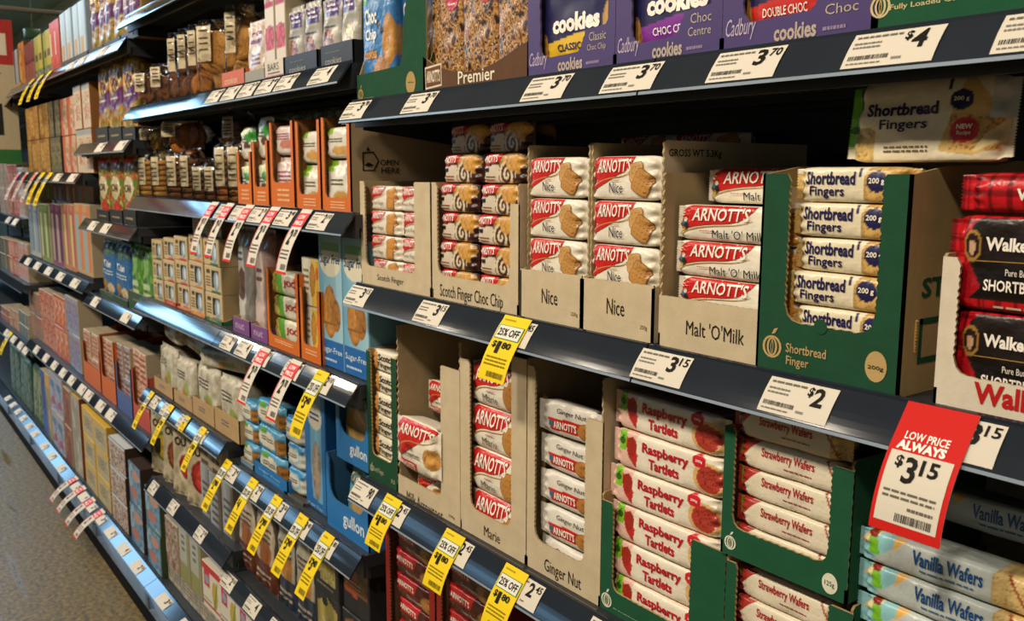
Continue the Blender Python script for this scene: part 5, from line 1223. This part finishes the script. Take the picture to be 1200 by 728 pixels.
WO = [('bg', '25272b'), ('p', [(.02, .3), (.1, .86), (.5, .97), (.95, .9), (.95, .35)], '8a5a38'), ('p', [(.02, .3), (.06, .6), (.55, .55), (.55, .25)], 'a8502a'), ('e', .5, .88, .12, .07, '1a1c20'), ('lines', .1, .4, .7, .52, 2, 'd0c0a8'), ('mot', .55, .4, .95, .7, ['9a7a50', '7a5a38', '5a4a3a'], 8)]
row(k, 402, 432, 1, 650, WO, 'dark box with orange wafer picture', 'at the right end of the low wafer shelf', 'orange wafer boxes', 'box', rows=2, d=.14, side='2e2e30')

# ------------------------------------------------------------------ bays further down the aisle
def flat(c, c2=None, c3=None, n=6): return [('bg', c), ('mot', .05, .1, .95, .9, [c, c2 or c, c3 or c2 or c], n)]
YP = [('bg', 'a07828'), ('mot', 0, 0, 1, 1, ['a87c2c', '6a7a2a', '9a5a20', 'b89448', '4a3a20'], 9), ('p', [(0, .32), (0, .52), (1, .66), (1, .46)], '5a2458'), ('p', [(.1, .62), (.2, .9), (.7, .95), (.6, .7)], 'd8a048'), ('lines', .2, .5, .8, .56, 1, 'd8c8c0'), ('t', 'ON', .3, .66, .75, .8, '4a2030', {'bold': .03})]
GR = [('bg', '98842e'), ('mot', 0, 0, 1, 1, ['3a5a22', '9a8030', 'a03220', '50782c', 'b89a4c', '2a2a18'], 8), ('e', .5, .52, .36, .18, 'c8b890'), ('t', 'ON', .25, .46, .75, .58, '4a3020', {'bold': .03}), ('e', .6, .22, .25, .1, 'b82a20'), ('e', .5, .92, .4, .08, 'c83a24')]
DK = '2b2c2a'
row('C1', 114, 158, 3, 66, YP, 'yellow bag with purple band', 'over the pale blue-lit shelf', 'yellow and purple snack bags', 'pouch', d=.1, seed=1)
for i, (a, b) in enumerate(((113, 127), (128, 143), (144, 159))): lowtray('C1', a, b, 150+i*0-1, DK, 'dark tray under the yellow and purple bags, %s of three' % ORD[i], group='dark snack trays', d=.16, art=[('lines', .2, .3, .8, .6, 1, 'a08a60')])
row('C2', 115, 158, 3, 182, GR, 'green, red and yellow bag', 'below the yellow and purple bags', 'green and red snack bags', 'pouch', d=.1, seed=4)
for i, (a, b) in enumerate(((114, 128), (129, 144), (145, 160))): lowtray('C2', a, b, 246, DK, 'dark tray under the green and red bags, %s of three' % ORD[i], group='dark snack trays', d=.16, art=[('lines', .2, .3, .8, .6, 1, 'a08a60')])
BB = [('bg', '2a5f96'), ('mot', 0, .7, 1, 1, ['3a6a98', '2a4a70', '5a7a50'], 6), ('t', 'Thin', .2, .52, .75, .64, 'd8dce0', {'bold': .03}), ('lines', .15, .38, .85, .48, 2, 'c8d0d8'), ('ck', .3, .2, .2, .12, 'a07840'), ('ck', .7, .16, .2, .1, 'c8b490')]
GB2 = [('bg', '5a8a34'), ('mot', 0, 0, 1, 1, ['4a7a2c', '6a9a40', '3a6428'], 4), ('r', .1, .2, .8, .3, 'b8c8a0'), ('r', .1, .36, .7, .44, 'a8bc90'), ('p', [(.2, .5), (.3, .9), (.7, .95), (.6, .6)], '7aa850')]
row('C3', 118, 149, 2, 284, BB, 'blue bag with white lettering', 'in the dark green tray', 'blue snack bags', 'pouch', d=.1, seed=7)
row('C3', 151, 179, 2, 290, GB2, 'bright green bag', 'beside the blue bags', 'green snack bags', 'pouch', d=.1, seed=9)
for a, b, w_ in ((117, 150, 'blue'), (151, 181, 'green')): lowtray('C3', a, b, 346, '2f4a34', 'dark green tray under the %s bags' % w_, d=.2, group='dark green snack trays', art=[('lines', .2, .5, .5, .7, 1, '8a8a60')])
PK = [('bg', 'c8a890'), ('mot', 0, 0, 1, 1, ['d0b49c', 'b87860', 'c89478', 'd8c0a8'], 9), ('lines', .1, .1, .9, .9, 5, '9a5a4a')]
PB2 = [('bg', 'b8a898'), ('mot', 0, 0, 1, 1, ['c4b4a4', '7a86a8', 'b89880', '5a6a9a'], 8), ('lines', .1, .1, .9, .9, 5, '8a5a4a')]
for i, (a, b, rim, po, c, art, nm) in enumerate(((99, 119, 430, 408, 'c8601c', PK, 'pink'), (120, 137, 446, 400, 'c8601c', PK, 'pink'), (138, 156, 462, 430, '4a5f96', PB2, 'pale'), (157, 177, 480, 440, 'b84a3a', PK, 'pink'))):
    lowtray('C4', a, b, rim, c, '%s tray of %s packs on the long lower shelf, %s from left' % ('blue' if i == 2 else ('red' if i == 3 else 'orange'), nm, ORD[i]), d=.2, hb=.26, inner='8a4a20', group='trays on the long lower shelf', posts=po)
    row('C4', a+2, b-2, 2, (392, 400, 408, 415)[i], art, nm+' patterned pack', 'in the %s tray of the long lower shelf' % ORD[i], 'patterned packs in trays', 'box', rows=2, d=.1, Y=.034, z0=.004)
DR = [('bg', 'a83a28'), ('mot', 0, 0, 1, 1, ['b8442c', 'c8a088', '8a2c20', 'c86030'], 8)]
for i, (a, b, arts, nm, rows_, py) in enumerate(((50, 66, DR, 'red', 2, 345), (66, 80, flat('b84a2c', 'c8703c', 'd0b09c', 8), 'orange-red', 2, 350), (81, 96, flat('8a90a8', '5a6aa0', 'b07858', 8), 'blue and tan', 2, 352))):
    row('C4', a, b, 3 if i < 2 else 2, py, arts, nm+' slim pack', 'at the far end of the long lower shelf', 'slim packs on the long lower shelf', 'box', rows=rows_, d=.1)
row('C4', 36, 50, 4, 345, flat('7a5a48', '8a7a60', 'a83028', 7), 'dark red and brown pack', 'at the farthest end of the long lower shelf', 'slim packs on the long lower shelf', 'box', rows=2, d=.1)
# topmost long shelf
row('C0', 106, 140, 4, -25, YP, 'yellow bag with purple band', 'on the topmost long shelf', 'yellow and purple snack bags', 'pouch', d=.1, seed=11)
for i, (a, b) in enumerate(((104, 121), (122, 141))): lowtray('C0', a, b, 56-i*10, DK, 'dark tray under bags on the topmost long shelf, %s' % ('left', 'right')[i], group='dark snack trays', d=.2, art=[('lines', .2, .3, .8, .6, 1, 'a08a60')])
row('C0', 142, 160, 2, -35, YP, 'yellow bag with purple band', 'at the right end of the topmost long shelf', 'yellow and purple snack bags', 'pouch', d=.1, seed=12)
lowtray('C0', 142, 162, 36, DK, 'dark tray at the right end of the topmost long shelf', group='dark snack trays', d=.2)
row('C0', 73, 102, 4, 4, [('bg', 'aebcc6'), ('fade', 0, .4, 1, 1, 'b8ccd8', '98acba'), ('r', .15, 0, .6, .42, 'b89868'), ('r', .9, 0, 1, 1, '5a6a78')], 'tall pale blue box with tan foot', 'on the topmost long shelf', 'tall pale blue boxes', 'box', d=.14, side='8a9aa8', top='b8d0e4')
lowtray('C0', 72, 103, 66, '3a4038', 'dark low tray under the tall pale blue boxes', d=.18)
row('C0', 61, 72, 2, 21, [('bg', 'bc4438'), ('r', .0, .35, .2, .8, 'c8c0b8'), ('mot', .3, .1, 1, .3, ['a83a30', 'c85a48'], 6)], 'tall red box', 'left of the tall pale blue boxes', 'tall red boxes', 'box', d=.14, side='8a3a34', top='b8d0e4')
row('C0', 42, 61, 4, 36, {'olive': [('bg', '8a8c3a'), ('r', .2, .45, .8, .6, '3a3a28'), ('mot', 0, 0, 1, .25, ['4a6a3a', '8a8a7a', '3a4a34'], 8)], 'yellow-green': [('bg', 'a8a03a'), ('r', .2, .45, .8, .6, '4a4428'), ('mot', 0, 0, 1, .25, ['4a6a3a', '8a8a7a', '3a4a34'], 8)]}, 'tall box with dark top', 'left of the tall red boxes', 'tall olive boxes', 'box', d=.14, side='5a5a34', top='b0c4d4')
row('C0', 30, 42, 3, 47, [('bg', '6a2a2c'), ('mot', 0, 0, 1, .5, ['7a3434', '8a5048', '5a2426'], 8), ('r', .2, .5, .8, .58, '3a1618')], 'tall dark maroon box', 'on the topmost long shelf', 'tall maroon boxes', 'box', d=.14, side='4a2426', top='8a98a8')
# gold and orange packs
BG = [('bg', '9a6a34'), ('mot', 0, 0, 1, 1, ['a87a3c', 'c8a050', '7a4a28', 'b89058'], 12)]
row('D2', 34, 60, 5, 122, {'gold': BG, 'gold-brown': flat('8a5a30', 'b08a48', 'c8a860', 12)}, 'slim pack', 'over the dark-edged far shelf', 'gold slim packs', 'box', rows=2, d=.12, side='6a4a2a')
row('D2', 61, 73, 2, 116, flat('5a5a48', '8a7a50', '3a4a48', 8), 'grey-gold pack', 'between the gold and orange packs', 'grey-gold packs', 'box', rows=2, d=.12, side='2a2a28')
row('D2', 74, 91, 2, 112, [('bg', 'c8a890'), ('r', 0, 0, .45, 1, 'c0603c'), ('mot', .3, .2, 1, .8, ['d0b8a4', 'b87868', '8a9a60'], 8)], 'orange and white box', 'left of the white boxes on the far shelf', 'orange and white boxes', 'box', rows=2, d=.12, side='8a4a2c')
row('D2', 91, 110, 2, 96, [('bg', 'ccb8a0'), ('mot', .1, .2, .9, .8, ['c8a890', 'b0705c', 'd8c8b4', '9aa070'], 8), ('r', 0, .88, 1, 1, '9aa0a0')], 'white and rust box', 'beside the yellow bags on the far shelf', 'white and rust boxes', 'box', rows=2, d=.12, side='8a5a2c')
# tall bright boxes
for i, (a, b, c) in enumerate(((36, 48, ('a4aeb4', '7a98b0', '6a7a88')), (49, 61, ('7a8a4c', 'c0bc9c', '5a7a34')), (62, 76, ('7a4668', 'a8988c', '5a2a4a')), (77, 91, ('b87858', 'd0bc80', 'a85a58')), (91, 110, ('b8986c', '8aa8b8', 'c87a50')))):
    nm = ('pale blue', 'green', 'purple', 'peach', 'tan and blue')[i]
    art = [('bg', c[0]), ('r', .12, .08, .45, .92, c[1]), ('r', .55, .1, .9, .9, c[2]), ('mot', .0, .85, 1, 1, [c[0], c[2]], 5)]
    row('D3', a, b, 2, 240, art, nm+' tall slim box', 'over the far blue shelf, lower tier', 'tall slim boxes on the far shelf', 'box', d=.12, hh=None)
    lowtray('D3', a-.3, b+.3, (300, 306, 312, 317, 322)[i], '2a2a28', 'dark low tray under the %s tall slim boxes' % nm, d=.16, group='dark trays on the far shelf')
    row('D3', a, b, 2, 216, art, nm+' tall slim box', 'set back over the far blue shelf, upper tier', 'tall slim boxes on the far shelf', 'box', d=.1, Y=.13, z0=.30, hh=.09)
# farthest bay
row('E1', 15, 24, 2, 56, [('bg', 'a4b0ba'), ('r', 0, .0, 1, .3, 'b8986c'), ('r', .7, .3, 1, 1, '3a4450')], 'tall pale box', 'behind the hanging banner', 'far pale boxes', 'box', d=.14, side='5a646c')
row('E1', 24, 30, 1, 46, flat('a86a2c', '8a5020', 'c08a40', 5), 'tall amber box', 'left of the maroon boxes', None, 'box', d=.14, side='5a3a1c')
for z_, py, nm, cs in (('E2', 190, 'upper', (('9a8a80', '6a6a64', 'b09a90'), ('b03a34', 'c8a8a0', '8a2a28'), ('a8b0b0', 'b04a40', '7a8a90'))), ('E3', 280, 'middle', (('4a4a40', '6a6a58', '3a3a34'), ('b83c30', 'c8b4a8', 'a03028'), ('9aa0a0', 'b84a3c', 'c8b8b0'))), ('E4', 362, 'lower', (('8a3a34', 'a8584c', '5a2a28'), ('9a4440', 'c8a080', '6a7a4a'), ('5a6a6a', '3a4444', '8a8a7a')))):
    for i, c in enumerate(cs):
        a, b = ((1, 11), (12, 22), (23, 34))[i]
        row(z_, a, b, 3, py+i*3, flat(*c, 7), ('grey', 'red', 'mixed')[i]+' slim pack', 'on the %s farthest shelf' % nm, 'slim packs on the farthest shelves', 'box', rows=2, d=.12)

# ------------------------------------------------------------------ base deck
k = 'K'
YB = [('bg', 'b8a878'), ('r', 0, .88, 1, 1, 'd0a838'), ('r', 0, 0, .1, 1, 'c8a03c'), ('mot', .15, .1, .95, .8, ['a8a490', 'b8b49c', '9a8a60', 'c4b88a'], 7), ('lines', .2, .3, .8, .7, 4, '7a7460')]
WB = [('bg', 'a08a7c'), ('mot', 0, 0, 1, 1, ['b8aca0', '7a5040', 'c8c0b8', '8a6a58'], 7), ('r', 0, .9, 1, 1, 'c8d0d4')]
UB = [('bg', '5a86a8'), ('mot', 0, 0, 1, 1, ['6a98b8', '4a7698', '8aaabc'], 4), ('e', .4, .3, .3, .14, 'b07060'), ('e', .6, .75, .3, .14, 'b88a78')]
def kz(px, py): return hgt(px, py, k, .03)
row(k, 38, 50, 2, 418, flat('4a6a4c', '7a8a60', '8a7a50', 6), 'green bag', 'on the base deck at the far left', 'green bags on the base deck', 'pouch', d=.1, hh=.33)
row(k, 12, 37, 4, 405, flat('3a5a52', '5a6a5a', '2a4a44', 6), 'teal-green bag', 'on the base deck, farthest away', 'green bags on the base deck', 'pouch', d=.1, hh=.33)
row(k, 51, 61, 2, 440, {'royal blue': flat('2a4aa0', '3a5ab0', '2a3a80', 4), 'gold-topped': [('bg', '9a8a50'), ('r', 0, .8, 1, 1, 'c89a30'), ('e', .5, .3, .3, .16, 'b8a060'), ('r', 0, 0, .3, .6, '4a6aa0')]}, 'pack', 'between the green bags and pale blue boxes', 'packs on the base deck', 'box', d=.12, hh=.36)
row(k, 62, 77, 2, 448, [('bg', '8a98b0'), ('mot', 0, 0, 1, 1, ['a8b4c4', '6a7aa8', '9a9ab0', 'b8a8a0'], 6), ('e', .45, .7, .3, .12, '4a78a8'), ('e', .5, .25, .3, .1, 'a84a58')], 'pale blue big box', 'on the base deck', 'pale blue big boxes', 'box', d=.14, rows=2, hh=.20)
row(k, 78, 86, 1, 460, flat('8a4a34', '6a3424', 'a86a44', 6), 'rusty brown box', 'on the base deck beside pale blue boxes', None, 'box', d=.14, rows=2, hh=.19)
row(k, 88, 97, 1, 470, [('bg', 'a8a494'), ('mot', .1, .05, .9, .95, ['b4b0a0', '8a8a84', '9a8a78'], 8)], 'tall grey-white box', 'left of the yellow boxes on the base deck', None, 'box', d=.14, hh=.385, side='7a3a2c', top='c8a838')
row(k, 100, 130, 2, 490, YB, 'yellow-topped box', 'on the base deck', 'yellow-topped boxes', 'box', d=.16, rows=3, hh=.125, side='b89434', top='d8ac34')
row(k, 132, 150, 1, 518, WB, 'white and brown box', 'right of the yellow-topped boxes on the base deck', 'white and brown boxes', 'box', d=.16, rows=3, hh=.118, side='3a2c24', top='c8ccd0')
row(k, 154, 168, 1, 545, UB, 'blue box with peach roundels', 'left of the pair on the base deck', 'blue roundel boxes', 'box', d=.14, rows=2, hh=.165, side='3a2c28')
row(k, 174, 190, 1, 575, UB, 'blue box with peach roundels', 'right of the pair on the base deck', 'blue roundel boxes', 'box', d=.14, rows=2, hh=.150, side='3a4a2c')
row(k, 195, 210, 2, 600, [('bg', '8a6a5c'), ('mot', 0, 0, 1, 1, ['a89080', '6a4a40', 'b0a090'], 7)], 'slim brown box', 'beside the green edge on the base deck', 'slim boxes on the base deck', 'box', d=.12, z0=.09, hh=.17)
row(k, 211, 236, 2, 620, [('bg', 'a8aaa0'), ('r', 0, 0, 1, .35, '8a8a50'), ('lines', .3, .55, .6, .9, 3, '5a6a70'), ('r', .85, 0, 1, 1, '7a8a60')], 'slim grey-white box with olive foot', 'on the base deck', 'slim boxes on the base deck', 'box', d=.12, z0=.09, hh=.19)
lowtray(k, 194, 237, 0, 'b0a48c', 'long pale tray under the slim boxes on the base deck', d=.2) if False else None
RW = [('bg', 'd4cfc0'), ('r', .0, .86, 1, 1, 'c02a34'), ('r', .08, .5, .42, .86, 'c03040'), ('e', .25, .66, .12, .1, '8a98b0'), ('e', .72, .45, .16, .30, 'b8a040'), ('p', [(.6, .1), (.85, .8), (.9, .8), (.72, .1)], '6a8a3a'), ('r', 0, .10, 1, .16, 'b03a3a'), ('r', .0, .2, .5, .23, '5a7a3a')]
row(k, 238, 330, 4, 0, RW, 'white box with red top', 'on the base deck', 'white red-topped boxes', 'box', d=.14, z0=.09, hh=.15, side='b8a888', top='c4beb0')
row(k, 196, 330, 6, 0, [('bg', 'b8b09c'), ('mot', 0, 0, 1, 1, ['c0b8a4', 'aaa28c', '8a8a90'], 5), ('lines', .1, .2, .9, .8, 4, '7a6a58'), ('r', 0, .9, 1, 1, 'a04a3a')], 'low pale carton of small print', 'under the slim and red-topped boxes', 'low pale cartons', 'box', d=.16, hh=.088, Y=.028)

# ------------------------------------------------------------------ tickets of the further bays
def tks(key, pxs, prices, place, w=.078, **kw):
    for i, px in enumerate(pxs):
        p, s = prices[i % len(prices)]
        ticket(px, key, p, s, 'white price ticket, %s from left %s' % (ORD[i], place), 'white price tickets', w=w, **kw)
PR = (('2', '10'), ('4', ''), ('2', '70'), ('3', '40'))
tks('B1', (252, 271, 291, 313, 336, 378), PR, 'on the shelf edge under the clear cookie packs', w=.098)
tks('B2', (262, 280, 302, 334, 375), PR, 'behind the red hanging tags', w=.09)
tks('B3', (268, 286, 308, 343, 378), PR, 'under the purple and orange trays', w=.085)
tks('B4l', (182, 194, 214, 236), PR, 'under the crumpled grey pouches', w=.07)
tks('B4r', (272, 299, 327, 354, 383), (('3', '40'), ('2', '80'), ('3', '50')), 'under the bright blue trays', w=.075)
tks('B5l', (180, 203, 235), PR, 'under the beige soup pouches', w=.075)
tks('B5r', (268, 296, 323), PR, 'under the low wafer shelf', w=.085)
tks('C0', (84, 96, 120), PR, 'on the topmost long shelf', w=.14, detail=False); tks('C1', (118, 142), PR, 'under the yellow and purple bags', w=.12, detail=False)
tks('C2', (109, 124), PR, 'under the green and red bags', w=.11, detail=False); tks('C3', (112, 148), PR, 'under the blue snack bags', w=.10, detail=False)
tks('C4', (43, 54, 64, 74, 84, 96, 104, 118, 130), PR, 'along the long lower shelf', w=.11, detail=False)
tks('D2', (68, 85), PR, 'on the dark-edged far shelf', w=.14, detail=False); tks('D3', (33, 44, 57, 71, 88), PR, 'on the far blue shelf', w=.14, detail=False)
tks('E4', (8, 16, 24, 30), PR, 'on the lower farthest shelf', w=.14, detail=False); tks('E2', (10, 18), PR, 'on the upper farthest shelf', w=.14, detail=False)
tks('K', (10, 16, 22, 28, 35, 42, 53, 62, 73), PR, 'along the far base deck edge', w=.10, detail=False)
tks('K', (90, 99, 108, 119, 131, 146, 162, 193, 217), PR, 'along the near base deck edge', w=.10, detail=False)
for i, px in enumerate((254, 272, 295, 325, 362)):
    hang(px, 'B2', 'white', '2', '70', 'white and red hanging tag under the cookie stacks, %s of five from left' % ORD[i], w=.052, L=.15, bend=.45, group='white and red hanging tags')
for i, px in enumerate((314, 350)):
    hang(px, 'B3', 'white', '2', '70', 'white and pink hanging tag below the purple and orange trays, '+('left', 'right')[i], w=.052, L=.145, bend=.35, group='white and red hanging tags')
hang(381, 'B3', 'yellow', '3', '40', 'yellow discount tag below the blue wafer boxes', w=.056, L=.15, bend=.35, group='yellow discount tags')
for i, px in enumerate((180, 203, 241)):
    hang(px, 'B4l', 'yellow', '2', '80', 'yellow discount tag below the crumpled grey pouches, %s of three' % ORD[i], w=.042, L=.135, bend=.25, group='yellow discount tags')
hang(222, 'B4l', 'yellow', '2', '', 'short yellow tag below the crumpled grey pouches', w=.042, L=.05, group='yellow discount tags')
for i, (px, p, s) in enumerate(((270, '2', '80'), (300, '4', ''), (328, '2', '80'), (358, '3', '40'), (388, '3', '40'))):
    hang(px, 'B4r', 'yellow', p, s, 'yellow discount tag below the bright blue trays, %s of five from left' % ORD[i], w=.048, L=.145, bend=.2, group='yellow discount tags')
for i, px in enumerate((91, 100, 111, 122)):
    hang(px, 'K', 'white', '2', '', 'white and red tag hanging over the base deck edge, %s of four' % ORD[i], w=.062, L=.155, bend=.55, group='white and red hanging tags')
for i, px in enumerate((40, 50, 60)):
    hang(px, 'C0', 'yellow', '3', '', 'far yellow tag on the topmost long shelf, %s of three' % ORD[i], w=.09, L=.14, group='far yellow tags')
for i, px in enumerate((44, 52, 61)):
    hang(px, 'D2', 'yellow' if i else 'white', '3', '', 'far %s tag on the dark-edged far shelf, %s of three' % ('yellow' if i else 'white', ORD[i]), w=.09, L=.17, group='far tags')
for i, px in enumerate((24, 33)):
    hang(px, 'D2', 'white', '3', '', 'far white tag at the left end of the dark-edged shelf, '+('left', 'right')[i], w=.09, L=.17, group='far tags')
hang(14, 'E4', 'yellow', '3', '', 'far yellow tag at the left border', w=.1, L=.15, group='far tags')

# ------------------------------------------------------------------ hanging banner and its rail
Xb = -5.7; yb = -.28
tl, br = atX(15, 24, Xb), atX(24, 192, Xb)
zt, zb, y1 = tl[2], br[2], (tl[1]+br[1])/2; wB = .62; hB = zt-zb
o = empty('hanging_banner', (Xb, y1-wB/2, zb), 'red, beige and green promotional banner hanging at the left border', 'banner')
mb = MB(); mb.box(-.004, -wB/2, hB*.69, .004, wB/2, hB, 'a82a26'); mb.box(-.004, -wB/2, hB*.10, .004, wB/2, hB*.69, 'b8a888'); mb.box(-.004, -wB/2, 0, .004, wB/2, hB*.10, '2c6a34')
fb = lambda a, b: np.stack([np.asarray(a, float)*0+.0048, np.asarray(a, float), np.asarray(b, float)], -1)
fb2 = lambda a, b: fb(a, b)+np.array([.0006, 0, 0])
decals(mb, fb, [('poly', [(-.27, hB*.78), (-.27, hB*.90), (.275, hB*.905), (.275, hB*.755)], 'd8ccb8'), ('poly', [(-.10, hB*.20), (-.10, hB*.42), (.235, hB*.42), (.235, hB*.20)], '1c1614'), ('disc', .0, hB*.05, .05, .05, 'b8b494')])
put_text(mb, fb2, 'PRICES', .03, hB*.84, .24, hB*.885, 'a82a26', bold=.04); put_text(mb, fb2, 'DROPPED', .01, hB*.785, .24, hB*.825, 'a82a26', bold=.04)
decals(mb, fb2, [('disc', .02, hB*.34, .09, .035, 'b8501c'), ('disc', .16, hB*.34, .06, .03, 'a8441c'), ('poly', [(-.05, hB*.22), (-.05, hB*.29), (.15, hB*.30), (.13, hB*.22)], 'c87828'), ('poly', [(.1, hB*.37), (.1, hB*.40), (.21, hB*.40), (.2, hB*.37)], 'c89a88'), ('lines', .1, hB*.62, .24, hB*.64, 1, '5a4a3a')])
mb.build('banner_panel', 'matt_film', o)
for y in (-.2, .2):
    mb = MB(); mb.tube([(0, y, hB-.01), (0, y, hB+.05)], .008, 'd8d8d0'); mb.build('clip', 'plastic', o)
mb = MB(); zr = zt+.06; mb.tube([(Xb, -2.6, zr), (Xb, 0, zr), (Xb, .85, zr)], .014, '6a6458', seg=10)
for y in (-2.4, -.2, .6): mb.tube([(Xb, y, zr), (Xb, y, 4.3)], .004, '8a8a84')
tag(mb.build('banner_rail', 'metal', None), 'thin grey ceiling rail the banner hangs from', 'rail')
X = -9.0; p = atX(38, 40, X)
mb = MB(); mb.bbox(X-.03, p[1]-.065, p[2]-.045, X+.03, p[1]+.065, p[2]+.045, '1f3a20', .01); mb.tube([(X, p[1], p[2]+.045), (X, p[1], 4.3)], .006, '5a5a54')
tag(mb.build('hanging_sign', 'plastic', None), 'small dark green hanging sign far down the aisle', 'sign')
